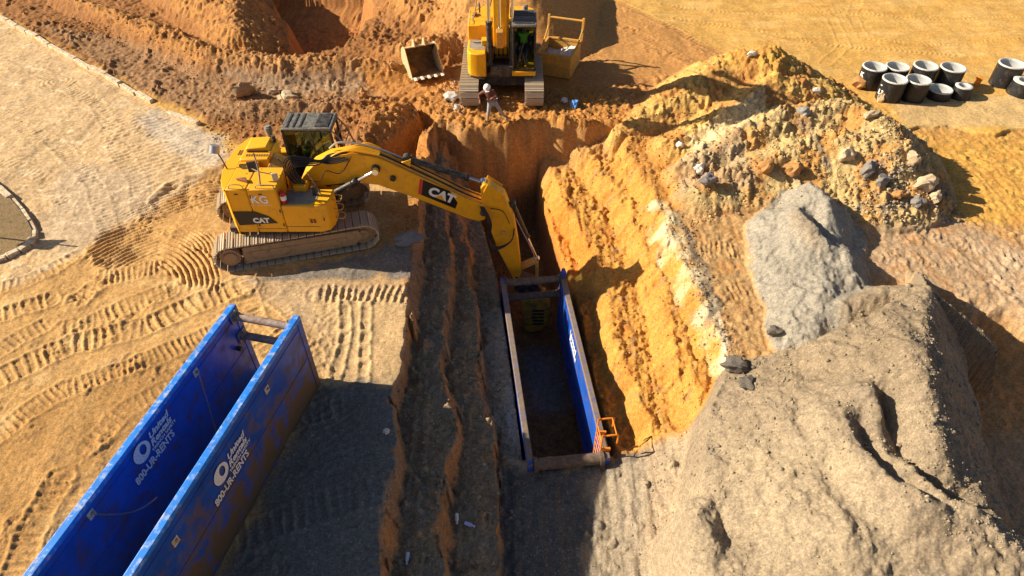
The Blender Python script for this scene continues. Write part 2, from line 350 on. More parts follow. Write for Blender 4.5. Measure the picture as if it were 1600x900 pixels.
    def groove(z, pts, dep, wd):
        D, L, S, T = path_sd(xw*.25+x*.75, yw*.25+y*.75, [at(a, b, h) for a, b, h in pts], 3)
        lat = D*L; tp = smooth(0, 1.2, np.minimum(T, len(pts)-1-T))
        lat = lat+fbm(x, y, 1.2, 3)*.09; pr = smooth(-.05, .45, lat)*np.exp(-np.clip(lat-.4, 0, 9)/wd)
        lip = np.exp(-((lat+.25)/.35)**2)*.22
        return z+np.where(D < 50, tp*(-dep*pr+lip), 0)
    z = groove(z, [(1340, 590, 1.5), (1356, 625, 1.6), (1388, 698, 1.75), (1475, 785, 1.9), (1545, 835, 1.9)], .72, .60)
    z = groove(z, [(1296, 625, 1.3), (1310, 660, 1.35), (1340, 715, 1.5), (1375, 758, 1.6), (1420, 805, 1.6), (1480, 855, 1.6)], .68, .55)
    z = groove(z, [(1238, 312, .8), (1258, 338, .9), (1285, 378, .85), (1310, 425, .6)], .38, .35)
    z = groove(z, [(1080, 770, .1), (1095, 800, .2), (1110, 850, .2), (1135, 930, .3)], .30, .5)
    z = groove(z, [(1400, 470, 1.4), (1425, 560, 1.9), (1430, 620, 1.9)], .12, .3)
    h4 = smooth(.02, .3, z-zc)
    paint(h4, (.265, .205, .14)); paint(h4*smooth(-.1, .5, fbm(x, y, .5, 5)), (.22, .17, .12), .8)
    paint(h4*smooth(.0, .5, fbm(x+77, y, .6, 5)), (.34, .265, .17), .7); paint(h4*smooth(.05, .5, fbm(x-77, y, 2.6, 4)), (.21, .17, .13), .6)
    z = z+h4*(fbm(x*.7, y*3.2+x*.8, 1.1, 4)*.045+fbm(x+2, y*.8, .6, 6)*.30+fbm(x+2, y*.8, 1.7, 5)*.10+fbm(x+60, y, 1.6, 5, .55, ridge=True)*.06)
    paint(h4*smooth(-.5, .5, poly_sdf(xw, yw, P(1.2, (1160, 560), (1330, 470), (1470, 430), (1470, 640), (1400, 640), (1330, 600), (1230, 610)))), (.25, .19, .125), .75)
    paint(h4*smooth(-.4, .5, poly_sdf(xw, yw, P(1.0, (960, 780), (1050, 690), (1280, 650), (1340, 760), (1420, 900), (1000, 1000)))), (.35, .275, .185), .6)
    rough = rough*(1-np.maximum(h3, h4))+(.024+.03*smooth(.1, .6, fbm(x-5, y, .7, 3)))*np.maximum(h3, h4)
    # ---------- relief
    w1, i1 = worley(x+wob*.6+n_hi*.1, y+n_md*.2, 2.4, 1); w2, i2 = worley(x+n_hi*.06, y+wob*.4, 5.5, 2); w3, i3 = worley(x+n_hi*.03, y, 12., 3)
    c1 = np.clip(1-(w1/.55)**2, 0, 1)*np.clip(i1*2.2-1.1, 0, 1); c2 = np.clip(1-(w2/.58)**2, 0, 1)*np.clip(i2*2-.7, 0, 1); c3 = np.clip(1-(w3/.6)**2, 0, 1)*i3
    clod = c1*1.3+c2*.75+c3*.30
    rid = fbm(x+5, y, 1.7, 5, .55, ridge=True)
    z = z+rough*(clod*1.15-.5)*smooth(-.5, .5, n_md+.15)+rough*(n_hi*1.0+rid*1.5*(1-np.maximum(h3, h4)))
    z = z+.007*fbm(x, y, 14, 3)
    # colour follows the clods: each lump its own tone
    tone = 1+.16*(i2-.5)*np.clip(rough*14, 0, 1)+.14*n_md+.10*fbm(x, y, 9, 3)
    flat = (1-np.clip(span*1.2, 0, 1))*(1-np.maximum(np.maximum(h1, h2), np.maximum(h3, h4)))
    # wheel and crawler prints
    for pp, wd, amp, sp, chev in TRACKS:
        D, L, S, T = path_sd(xw*.3+x*.7, yw*.3+y*.7, P(0, *pp), 1.2)
        if True:
            lat = D
            m = smooth(wd*.5+.05, wd*.5-.05, np.abs(lat))*flat
            ph = S/sp+(np.abs(lat)*2.2 if chev else 0)+n_md*.22+(fbm(x+S, y, .5, 2))*.3
            bar = np.abs((ph % 1)-.5)*2
            bar = smooth(.45, .8, bar)-.35
            z = z+m*amp*.85*(bar*1.6-.35)*np.clip(.75+1.5*n_md, .1, 1.4)
            z = z+amp*.9*np.exp(-((np.abs(lat)-wd*.55)/.06)**2)*flat*(D < 5)
            tone = tone*(1+m*bar*.10)
    for pp, cen, sp, amp in FANS:
        m = smooth(-.12, .18, poly_sdf(xw, yw, P(0, *pp)))*flat
        if m.max() <= 0: continue
        c = at(cen[0], cen[1], 0); rr = np.hypot(x-c[0], y-c[1])+n_md*.05+wob*.10
        bar = np.abs((rr/sp % 1)-.5)*2
        bar = smooth(.15, .85, bar)-.5
        z = z+m*amp*bar*np.clip(1+1.3*n_md, .2, 1.6); tone = tone*(1+m*bar*.12)
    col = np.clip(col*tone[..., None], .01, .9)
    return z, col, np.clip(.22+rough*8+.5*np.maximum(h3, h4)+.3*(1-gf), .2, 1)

def ground_z(px, py, z=0.0):
    """height of the ground at world x, y"""
    a = np.array([[px, px+.02], [px, px+.02]], np.float32); b = np.array([[py, py], [py+.02, py+.02]], np.float32)
    return float(terrain(a, b)[0][0, 0])

# ------------------------------------------------------------------ materials
def new_mat(name):
    m = bpy.data.materials.new(name); m.use_nodes = True
    nt = m.node_tree
    return m, nt.nodes, nt.links, nt.nodes['Principled BSDF']
def mat(name, base, rough=.6, metal=0., dirt=None, dirt_amt=.4, scale=3., bump=.0, bscale=60., spec=.5, coat=0., var=.12):
    """procedural paint / metal / plastic with grime, tone variation and fine relief"""
    m, N, L, B = new_mat(name)
    tc = N.new('ShaderNodeTexCoord')
    n1 = N.new('ShaderNodeTexNoise'); n1.inputs['Scale'].default_value = scale; n1.inputs['Detail'].default_value = 8; n1.inputs['Roughness'].default_value = .65
    L.new(tc.outputs['Object'], n1.inputs['Vector'])
    r = N.new('ShaderNodeValToRGB'); r.color_ramp.elements[0].position = .3; r.color_ramp.elements[1].position = .75
    b = np.array(base)
    r.color_ramp.elements[0].color = (*np.clip(b*(1-var), 0, 1), 1); r.color_ramp.elements[1].color = (*np.clip(b*(1+var), 0, 1), 1)
    L.new(n1.outputs['Fac'], r.inputs['Fac'])
    out = r.outputs['Color']
    if dirt:
        n2 = N.new('ShaderNodeTexNoise'); n2.inputs['Scale'].default_value = scale*1.7; n2.inputs['Detail'].default_value = 12; n2.inputs['Roughness'].default_value = .72
        L.new(tc.outputs['Object'], n2.inputs['Vector'])
        r2 = N.new('ShaderNodeValToRGB'); c = 1-dirt_amt
        r2.color_ramp.elements[0].position = max(.02, .30+.35*c-.08); r2.color_ramp.elements[1].position = min(.98, .30+.35*c+.12)
        L.new(n2.outputs['Fac'], r2.inputs['Fac'])
        mx = N.new('ShaderNodeMixRGB'); mx.inputs['Color2'].default_value = (*dirt, 1)
        L.new(r2.outputs['Color'], mx.inputs['Fac']); L.new(out, mx.inputs['Color1']); out = mx.outputs['Color']
        mr = N.new('ShaderNodeMapRange'); mr.inputs['To Min'].default_value = rough; mr.inputs['To Max'].default_value = min(1, rough+.35)
        L.new(r2.outputs['Color'], mr.inputs['Value']); L.new(mr.outputs[0], B.inputs['Roughness'])
    else:
        B.inputs['Roughness'].default_value = rough
    L.new(out, B.inputs['Base Color'])
    B.inputs['Metallic'].default_value = metal
    B.inputs['Specular IOR Level'].default_value = spec
    if coat: B.inputs['Coat Weight'].default_value = coat; B.inputs['Coat Roughness'].default_value = .15
    if bump:
        n3 = N.new('ShaderNodeTexNoise'); n3.inputs['Scale'].default_value = bscale; n3.inputs['Detail'].default_value = 5
        L.new(tc.outputs['Object'], n3.inputs['Vector'])
        bp = N.new('ShaderNodeBump'); bp.inputs['Strength'].default_value = bump; bp.inputs['Distance'].default_value = .02
        L.new(n3.outputs['Fac'], bp.inputs['Height']); L.new(bp.outputs[0], B.inputs['Normal'])
    return m
def earth_material():
    m, N, L, B = new_mat('earth')
    at_ = N.new('ShaderNodeAttribute'); at_.attribute_name = 'soil'
    tc = N.new('ShaderNodeTexCoord')
    def noise(s, d=6, r=.6):
        n = N.new('ShaderNodeTexNoise'); n.inputs['Scale'].default_value = s; n.inputs['Detail'].default_value = d; n.inputs['Roughness'].default_value = r
        L.new(tc.outputs['Object'], n.inputs['Vector']); return n
    a = noise(8, 12, .78); b = noise(24, 6, .75)
    vor = N.new('ShaderNodeTexVoronoi'); vor.inputs['Scale'].default_value = 15; L.new(tc.outputs['Object'], vor.inputs['Vector'])
    mr = N.new('ShaderNodeMapRange'); mr.inputs['From Min'].default_value = .3; mr.inputs['From Max'].default_value = .7
    mr.inputs['To Min'].default_value = .62; mr.inputs['To Max'].default_value = 1.38
    L.new(a.outputs['Fac'], mr.inputs['Value'])
    mr2 = N.new('ShaderNodeMapRange'); mr2.inputs['From Min'].default_value = .3; mr2.inputs['From Max'].default_value = .7
    mr2.inputs['To Min'].default_value = .55; mr2.inputs['To Max'].default_value = 1.45
    L.new(b.outputs['Fac'], mr2.inputs['Value'])
    mu = N.new('ShaderNodeMath'); mu.operation = 'MULTIPLY'; L.new(mr.outputs[0], mu.inputs[0]); L.new(mr2.outputs[0], mu.inputs[1])
    sc = N.new('ShaderNodeVectorMath'); sc.operation = 'SCALE'
    L.new(at_.outputs['Color'], sc.inputs[0]); L.new(mu.outputs[0], sc.inputs['Scale'])
    # pale and dark grains
    vr = N.new('ShaderNodeValToRGB'); vr.color_ramp.elements[0].position = .80; vr.color_ramp.elements[1].position = .86
    sep = N.new('ShaderNodeSeparateColor'); L.new(vor.outputs['Color'], sep.inputs[0]); L.new(sep.outputs[0], vr.inputs['Fac'])
    vd = N.new('ShaderNodeMath'); vd.operation = 'LESS_THAN'; vd.inputs[1].default_value = .33; L.new(vor.outputs['Distance'], vd.inputs[0])
    vm = N.new('ShaderNodeMath'); vm.operation = 'MULTIPLY'; L.new(vr.outputs['Color'], vm.inputs[0]); L.new(vd.outputs[0], vm.inputs[1])
    vm2 = N.new('ShaderNodeMath'); vm2.operation = 'MULTIPLY'; vm2.inputs[1].default_value = .30; L.new(vm.outputs[0], vm2.inputs[0])
    mx = N.new('ShaderNodeMixRGB'); mx.inputs['Color2'].default_value = (.62, .46, .28, 1)
    L.new(vm2.outputs[0], mx.inputs['Fac']); L.new(sc.outputs[0], mx.inputs['Color1'])
    L.new(mx.outputs[0], B.inputs['Base Color'])
    B.inputs['Roughness'].default_value = .95; B.inputs['Specular IOR Level'].default_value = .2
    bp = N.new('ShaderNodeBump'); bp.inputs['Strength'].default_value = 1.0; bp.inputs['Distance'].default_value = .019
    pn = noise(.9, 4, .6); pr = N.new('ShaderNodeMapRange'); pr.inputs['From Min'].default_value = .35; pr.inputs['From Max'].default_value = .62; pr.inputs['To Min'].default_value = .35; pr.inputs['To Max'].default_value = 1.0
    L.new(pn.outputs['Fac'], pr.inputs['Value']); gm = N.new('ShaderNodeMath'); gm.operation = 'MULTIPLY'; L.new(pr.outputs[0], gm.inputs[0]); L.new(at_.outputs['Alpha'], gm.inputs[1]); L.new(gm.outputs[0], bp.inputs['Strength'])   # alpha = how gritty the soil is
    ad = N.new('ShaderNodeMath'); ad.operation = 'ADD'; L.new(a.outputs['Fac'], ad.inputs[0]); L.new(b.outputs['Fac'], ad.inputs[1])
    L.new(ad.outputs[0], bp.inputs['Height']); L.new(bp.outputs[0], B.inputs['Normal'])
    return m
EARTH = earth_material()

# ------------------------------------------------------------------ ground sheet
def build_grid(name, X, Y, Z, C, material, grit=None):
    ny, nx = X.shape
    me = bpy.data.meshes.new(name)
    co = np.stack([X, Y, Z], -1).reshape(-1, 3).astype(np.float32)
    idx = np.arange(nx*ny).reshape(ny, nx)
    q = np.stack([idx[:-1, :-1], idx[:-1, 1:], idx[1:, 1:], idx[1:, :-1]], -1).reshape(-1, 4)
    me.vertices.add(len(co)); me.vertices.foreach_set('co', co.ravel())
    me.loops.add(q.size); me.loops.foreach_set('vertex_index', q.ravel().astype(np.int32))
    me.polygons.add(len(q)); me.polygons.foreach_set('loop_start', np.arange(0, q.size, 4, dtype=np.int32))
    me.polygons.foreach_set('use_smooth', np.ones(len(q), bool))
    me.update(calc_edges=True)
    ca = me.color_attributes.new('soil', 'FLOAT_COLOR', 'POINT')
    ca.data.foreach_set('color', np.concatenate([C.reshape(-1, 3), np.ones((nx*ny, 1)) if grit is None else grit.reshape(-1, 1)], 1).astype(np.float32).ravel())
    me.materials.append(material)
    o = bpy.data.objects.new(name, me); SC.collection.objects.link(o)
    return o
def make_ground():
    ys = [3.2]
    while ys[-1] < 38.5: ys.append(ys[-1]+max(.020, .0019*(ys[-1]*.725+9.4)))
    near = -np.geomspace(1, 260, 16)[::-1]+4.1; far = 38.5+np.geomspace(.2, 500, 26)
    y1 = np.concatenate([near[near < 3.1], np.array(ys), far])
    s = np.concatenate([-1-np.geomspace(.01, 20, 24)[::-1], np.linspace(-1, 1, 1000), 1+np.geomspace(.01, 20, 24)])
    W = (np.clip(y1, 3.2, 39)*.725+9.4)*.80+.3
    X = s[None, :]*W[:, None]; Y = np.repeat(y1[:, None], len(s), 1)
    Z, C, grit = terrain(X, Y)
    o = build_grid('ground', X, Y, Z, C, EARTH, grit)
    o['kind'] = 'structure'
    print('ground', X.shape)
    return o
GROUND = make_ground()

# ------------------------------------------------------------------ mesh helpers
class MB:
    """collects shapes; build() links them as ONE mesh object"""
    def __init__(s): s.v = []; s.f = []; s.sm = []
    def add(s, vs, fs, smooth_=False):
        o = len(s.v); s.v += [tuple(p) for p in vs]; s.f += [tuple(i+o for i in f) for f in fs]; s.sm += [smooth_]*len(fs)
        return s
    def box(s, x0, x1, y0, y1, z0, z1, M=None):
        vs = [Vector(p) for p in ((x0, y0, z0), (x1, y0, z0), (x1, y1, z0), (x0, y1, z0), (x0, y0, z1), (x1, y0, z1), (x1, y1, z1), (x0, y1, z1))]
        if M: vs = [M @ p for p in vs]
        return s.add(vs, [(0, 3, 2, 1), (4, 5, 6, 7), (0, 1, 5, 4), (1, 2, 6, 5), (2, 3, 7, 6), (3, 0, 4, 7)])
    def bar(s, a, b, w, h, up=(0, 0, 1)):
        a = Vector(a); b = Vector(b); d = (b-a); l = d.length; d.normalize(); u = Vector(up)
        if abs(d.dot(u)) > .98: u = Vector((1, 0, 0))
        sd_ = d.cross(u).normalized(); u = sd_.cross(d)
        vs = [a+sd_*i*w/2+u*j*h/2 for i, j in ((-1, -1), (1, -1), (1, 1), (-1, 1))]
        vs += [p+d*l for p in vs]
        return s.add(vs, [(0, 1, 2, 3), (7, 6, 5, 4), (0, 4, 5, 1), (1, 5, 6, 2), (2, 6, 7, 3), (3, 7, 4, 0)])
    def cyl(s, a, b, r, n=16, r2=None, cap=True):
        a = Vector(a); b = Vector(b); d = (b-a).normalized(); u = Vector((0, 0, 1)) if abs(d.z) < .9 else Vector((1, 0, 0))
        e = d.cross(u).normalized(); g = d.cross(e); r2 = r if r2 is None else r2
        va = [a+(e*math.cos(t)+g*math.sin(t))*r for t in [2*math.pi*i/n for i in range(n)]]
        vb = [b+(e*math.cos(t)+g*math.sin(t))*r2 for t in [2*math.pi*i/n for i in range(n)]]
        s.add(va+vb, [(i, i+n, (i+1) % n+n, (i+1) % n) for i in range(n)], True)
        if cap: s.add(va, [tuple(range(n))]); s.add(vb, [tuple(range(n-1, -1, -1))])
        return s
    def tube(s, pts, r, n=8, res=6):
        P_ = [Vector(p) for p in pts]
        if res > 1 and len(P_) > 2:
            Q = []
            for i in range(len(P_)-1):
                p0 = P_[max(i-1, 0)]; p1 = P_[i]; p2 = P_[i+1]; p3 = P_[min(i+2, len(P_)-1)]
                for k in range(res):
                    t = k/res
                    Q.append(.5*((2*p1)+(-p0+p2)*t+(2*p0-5*p1+4*p2-p3)*t*t+(-p0+3*p1-3*p2+p3)*t**3))
            P_ = Q+[P_[-1]]
        rings = []; ref = Vector((.3, .2, 1)).normalized()
        for i, p in enumerate(P_):
            d = (P_[min(i+1, len(P_)-1)]-P_[max(i-1, 0)]).normalized()
            e = d.cross(ref); e = e.normalized() if e.length > 1e-4 else Vector((1, 0, 0)); g = d.cross(e)
            rings.append([p+(e*math.cos(t)+g*math.sin(t))*r for t in [2*math.pi*k/n for k in range(n)]])
        vs = [q for rg in rings for q in rg]
        fs = [(i*n+k, i*n+(k+1) % n, (i+1)*n+(k+1) % n, (i+1)*n+k) for i in range(len(rings)-1) for k in range(n)]
        s.add(vs, fs, True); s.add(rings[0], [tuple(range(n-1, -1, -1))]); s.add(rings[-1], [tuple(range(n))])
        return s
    def prism(s, pts, a, b, axis='y', M=None):
        """outline in two coordinates, extruded from a to b along the third axis"""
        n = len(pts)
        mk = {'y': lambda p, t: Vector((p[0], t, p[1])), 'z': lambda p, t: Vector((p[0], p[1], t)), 'x': lambda p, t: Vector((t, p[0], p[1]))}[axis]
        vs = [mk(p, a) for p in pts]+[mk(p, b) for p in pts]
        if M: vs = [M @ p for p in vs]
        return s.add(vs, [tuple(range(n-1, -1, -1)), tuple(range(n, 2*n))]+[(i, (i+1) % n, (i+1) % n+n, i+n) for i in range(n)])
    def lathe(s, prof, n=32, M=None, close=False):
        vs = [Vector((r*math.cos(2*math.pi*k/n), r*math.sin(2*math.pi*k/n), z)) for r, z in prof for k in range(n)]
        if M: vs = [M @ p for p in vs]
        m = len(prof); fs = []
        for i in range(m if close else m-1):
            j = (i+1) % m
            fs += [(i*n+k, i*n+(k+1) % n, j*n+(k+1) % n, j*n+k) for k in range(n)]
        return s.add(vs, fs, True)
    def mesh(s, name, m, M=None):
        me = bpy.data.meshes.new(name)
        vs = [M @ Vector(p) for p in s.v] if M else s.v
        me.from_pydata([tuple(p) for p in vs], [], s.f)
        me.polygons.foreach_set('use_smooth', s.sm)
        bm = bmesh.new(); bm.from_mesh(me); bmesh.ops.recalc_face_normals(bm, faces=bm.faces); bm.to_mesh(me); bm.free()
        me.set_sharp_from_angle(angle=R(38))
        me.materials.append(m)
        return me
    def build(s, name, m, parent=None, bevel=0, M=None, label=None):
        o = bpy.data.objects.new(name, s.mesh(name, m, M)); SC.collection.objects.link(o)
        if parent: o.parent = parent
        if bevel:
            b = o.modifiers.new('bevel', 'BEVEL'); b.width = bevel; b.segments = 2; b.limit_method = 'ANGLE'; b.angle_limit = R(40)
        if label: o['label'] = label
        return o
def tag(o, label, cat, group=None):
    o['label'] = label; o['category'] = cat
    if group: o['group'] = group
    return o
def thing(name, label, cat, loc=(0, 0, 0), rot=(0, 0, 0), group=None):
    o = bpy.data.objects.new(name, None); SC.collection.objects.link(o); o.empty_display_size = .2
    o.location = loc; o.rotation_euler = rot
    return tag(o, label, cat, group)
def link_copy(src, parent, M=None):
    c = src.copy(); SC.collection.objects.link(c); c.parent = parent
    if M is not None: c.matrix_local = M
    return c
def text_mesh(txt, size, m, name, parent, M, bold=0., shear=0., depth=.004, spacing=1., align='LEFT', sx=1.):
    cu = bpy.data.curves.new('t', 'FONT'); cu.body = txt; cu.size = size; cu.offset = bold; cu.shear = shear
    cu.extrude = depth/2; cu.space_character = spacing; cu.align_x = align; cu.resolution_u = 3
    to = bpy.data.objects.new('t', cu); SC.collection.objects.link(to)
    bpy.context.view_layer.update()
    me = bpy.data.meshes.new_from_object(to.evaluated_get(bpy.context.evaluated_depsgraph_get()))
    bpy.data.objects.remove(to); bpy.data.curves.remove(cu)
    me.transform(M @ Matrix.Diagonal((sx, 1, 1, 1)))
    me.materials.clear(); me.materials.append(m)
    o = bpy.data.objects.new(name, me); SC.collection.objects.link(o); o.parent = parent
    return o
def frame(origin, xdir, ydir):
    """matrix that maps flat lettering (x right, y up) to a surface"""
    x = Vector(xdir).normalized(); y = Vector(ydir).normalized(); z = x.cross(y)
    return Matrix(((x.x, y.x, z.x, origin[0]), (x.y, y.y, z.y, origin[1]), (x.z, y.z, z.z, origin[2]), (0, 0, 0, 1)))

# ------------------------------------------------------------------ materials of things
DUST = (.42, .30, .17)
YEL = mat('yellow_paint', (.86, .41, .008), .38, dirt=(.62, .31, .03), dirt_amt=.2, scale=2.2, bump=.03, var=.06)
YELB = mat('worn_yellow_paint', (.76, .36, .02), .5, dirt=(.42, .28, .12), dirt_amt=.45, scale=4, bump=.1, var=.15)
BLK = mat('black_paint', (.018, .018, .02), .45, dirt=(.12, .10, .08), dirt_amt=.3, scale=5)
DECAL = mat('black_decal', (.012, .012, .013), .35)
RUB = mat('rubber_hose', (.015, .015, .016), .5)
STEEL = mat('dusty_track_steel', (.50, .44, .36), .55, metal=.1, dirt=(.50, .38, .24), dirt_amt=.5, scale=6, bump=.15)
FRAME = mat('mud_caked_frame', (.12, .09, .06), .8, dirt=(.36, .24, .13), dirt_amt=.8, scale=4, bump=.4, bscale=25)
DARK = mat('dark_underbody', (.03, .028, .026), .7, dirt=(.16, .12, .08), dirt_amt=.4)
CHROME = mat('chrome_rod', (.75, .77, .80), .15, metal=1., var=.03)
WHT = mat('white_lettering', (.82, .82, .80), .6, var=.04)
WORN = mat('worn_white_stencil', (.84, .85, .86), .6, dirt=(.08, .15, .42), dirt_amt=.22, scale=26, var=.04)
RED = mat('red_decal', (.70, .03, .05), .5)
GREY = mat('grey_grip_plate', (.20, .21, .20), .7, dirt=(.35, .28, .2), dirt_amt=.4, bump=.2, bscale=120)
RUSTD = mat('dark_mud_pipe', (.10, .07, .055), .7, dirt=(.22, .16, .11), dirt_amt=.4, scale=5, bump=.2)
RUST = mat('rusty_steel_pipe', (.20, .12, .08), .65, dirt=(.38, .30, .26), dirt_amt=.5, scale=5, bump=.2)
BLUE = mat('blue_box_paint', (.016, .10, .52), .35, dirt=(.10, .06, .045), dirt_amt=.22, scale=1.6, bump=.7, bscale=2.2, var=.25)
BLUED = mat('muddy_blue_paint', (.014, .085, .45), .4, dirt=(.12, .075, .04), dirt_amt=.46, scale=1.5, bump=.7, bscale=2.2, var=.3)
def mud_by_height(m, z0, z1):            # splashed mud: thicker towards the foot of the panel
    nt = m.node_tree; N = nt.nodes; L = nt.links
    rampn = [n for n in N if n.type == 'VALTORGB'][1]; src = rampn.inputs['Fac'].links[0].from_socket
    tc = [n for n in N if n.type == 'TEX_COORD'][0]; sp = N.new('ShaderNodeSeparateXYZ'); L.new(tc.outputs['Object'], sp.inputs[0])
    mr = N.new('ShaderNodeMapRange'); mr.inputs['From Min'].default_value = z0; mr.inputs['From Max'].default_value = z1; mr.inputs['To Min'].default_value = .14; mr.inputs['To Max'].default_value = -.14
    L.new(sp.outputs['Z'], mr.inputs['Value']); ad = N.new('ShaderNodeMath'); ad.operation = 'ADD'; L.new(src, ad.inputs[0]); L.new(mr.outputs[0], ad.inputs[1]); L.new(ad.outputs[0], rampn.inputs['Fac'])
mud_by_height(BLUED, .2, 2.4)
RAIL = mat('scuffed_blue_rail', (.02, .22, .80), .4, dirt=(.58, .60, .60), dirt_amt=.17, scale=3.5, bump=.1, var=.25)
RAILM = mat('muddy_box_rail', (.22, .16, .10), .7, dirt=(.05, .10, .40), dirt_amt=.22, scale=5, bump=.2, var=.25)
ORG = mat('orange_paint', (.85, .25, .01), .45, dirt=(.4, .2, .08), dirt_amt=.25, scale=8)
GALV = mat('galvanised_steel', (.42, .43, .44), .4, metal=.7, scale=10)
LIFT = mat('worn_pale_steel', (.62, .58, .50), .5, dirt=(.25, .15, .09), dirt_amt=.35, scale=14)
REDX = mat('red_extinguisher', (.45, .01, .015), .3)
CONB = mat('black_coated_concrete', (.012, .012, .014), .5, dirt=(.07, .055, .04), dirt_amt=.15, scale=3, bump=.1)
CONW = mat('white_ring_rim', (.66, .66, .64), .7, dirt=(.4, .37, .32), dirt_amt=.35, scale=6, bump=.1)
CONI = mat('pale_concrete_inside', (.42, .43, .44), .8, bump=.1)
STONE = mat('pale_stone', (.56, .47, .34), .9, dirt=(.42, .26, .12), dirt_amt=.45, scale=5, bump=.5, bscale=18)
CLAY = mat('orange_clay_lump', (.50, .24, .07), .95, dirt=(.38, .20, .08), dirt_amt=.5, scale=6, bump=.8, bscale=16)
KERB = mat('weathered_kerb_concrete', (.74, .64, .48), .9, dirt=(.42, .30, .17), dirt_amt=.5, scale=4, bump=.5, bscale=22)
ASPH = mat('broken_asphalt', (.07, .068, .068), .9, dirt=(.25, .2, .15), dirt_amt=.4, scale=7, bump=.6)
WOOD = mat('pale_stake_wood', (.62, .50, .34), .8)
SKIN = mat('skin', (.42, .22, .13), .55, var=.06)
def glass_material():
    m, N, L, B = new_mat('cab_glass')
    B.inputs['Base Color'].default_value = (.55, .68, .62, 1); B.inputs['Roughness'].default_value = .03
    B.inputs['Transmission Weight'].default_value = 0.0
    t = N.new('ShaderNodeBsdfTransparent'); t.inputs[0].default_value = (.62, .72, .66, 1)
    g = N.new('ShaderNodeBsdfGlossy'); g.inputs['Roughness'].default_value = .02
    f = N.new('ShaderNodeFresnel'); f.inputs[0].default_value = 1.5
    mx = N.new('ShaderNodeMixShader'); L.new(f.outputs[0], mx.inputs[0]); L.new(t.outputs[0], mx.inputs[1]); L.new(g.outputs[0], mx.inputs[2])
    L.new(mx.outputs[0], N['Material Output'].inputs[0])
    return m
GLASS = glass_material()

# ------------------------------------------------------------------ crawler excavators
def shoe_mesh(w):
    b = MB(); b.box(-.100, .105, -w/2, w/2, -.03, 0)
    for x in (-.075, .0, .085): b.box(x-.010, x+.010, -w/2+.005, w/2-.005, 0, .018 if x < .08 else .03)
    for y in (-.18, .12): b.box(-.03, .03, y, y+.06, -.06, -.03)
    return b.mesh('track_shoe', STEEL)
def make_track(root, M, length, rad, w, inner):
    """one crawler: frame mesh with shoes, rollers, idler, sprocket as sub-parts; M places it in the machine"""
    hl = length/2-rad
    fr = MB()
    fr.prism([(-hl+.42, .16), (hl-.35, .16), (hl-.02, .42), (hl-.15, .70), (-hl+.42, .76), (-hl+.36, .5)], -w*.36, w*.36)
    fr.prism([(-hl+.6, .30), (hl-.55, .30), (hl-.5, .52), (-hl+.6, .58)], -w*.39, w*.39)
    t = fr.build('track', FRAME, root, .02, M)
    sp = MB().cyl((-hl, -w*.36, rad), (-hl, w*.36, rad), rad*.62, 20); sp.cyl((-hl, -w*.42, rad), (-hl, w*.42, rad), rad*.40, 16)
    for k in range(18):
        a = 2*math.pi*k/18; sp.box(-.03, .03, -.04, .04, rad*.6, rad*.78, Matrix.Translation((-hl, 0, rad)) @ Matrix.Rotation(a, 4, 'Y'))
    sp.build('sprocket', FRAME, t, .01, M)
    MB().cyl((hl, -w*.22, rad), (hl, w*.22, rad), rad*.80, 24).cyl((hl, -w*.30, rad), (hl, w*.30, rad), rad*.35, 16).build('idler', FRAME, t, .01, M)
    for k in range(7):
        x = -hl+.45+k*(2*hl-.8)/6
        MB().cyl((x, -w*.27, .22), (x, w*.27, .22), .13, 14).build('roller', FRAME, t, 0, M)
    for x in (-hl*.4, hl*.4): MB().cyl((x, -.15, 2*rad-.14), (x, .15, 2*rad-.14), .08, 12).build('roller', FRAME, t, 0, M)
    me = shoe_mesh(w)
    per = 4*hl+2*math.pi*(rad-.035); n = int(per/.232); R0 = rad-.035
    for k in range(n):
        s = (k+.35)*per/n
        if s < 2*hl: x, z, a = -hl+s, 2*rad-.035-.02*math.sin(math.pi*s/(2*hl)), 0
        elif s < 2*hl+math.pi*R0: a = (s-2*hl)/R0; x, z = hl+R0*math.sin(a), rad+R0*math.cos(a)
        elif s < 4*hl+math.pi*R0: x, z, a = hl-(s-2*hl-math.pi*R0), .035, math.pi
        else: a = math.pi+(s-4*hl-math.pi*R0)/R0; x, z = -hl+R0*math.sin(a), rad+R0*math.cos(a)
        o = bpy.data.objects.new('track_shoe', me); SC.collection.objects.link(o); o.parent = t
        o.matrix_local = M @ Matrix.Translation((x, 0, z)) @ Matrix.Rotation(a, 4, 'Y')
    return t
def cylinder(root, name, a, b, frac, r, rr, m=BLK):
    """hydraulic cylinder: barrel part with the rod as sub-part"""
    a = Vector(a); b = Vector(b); c = a.lerp(b, frac)
    d = (b-a).normalized(); o = MB()
    o.cyl(a, c, r, 18).cyl(c-d*.10, c+d*.02, r*1.22, 18)
    o.cyl(a+Vector((0, -r*1.2, 0)), a+Vector((0, r*1.2, 0)), r*1.25, 14)
    o = o.build(name, m, root, .006)
    rd = MB().cyl(c, b, rr, 14).cyl(b+Vector((0, -r, 0)), b+Vector((0, r, 0)), r*1.15, 14).build('rod', CHROME, o)
    return o
def decal_poly(root, pts, y, m, name, t=.006):
    return MB().prism(pts, y, y-t if y < 0 else y+t).build(name, m, root)
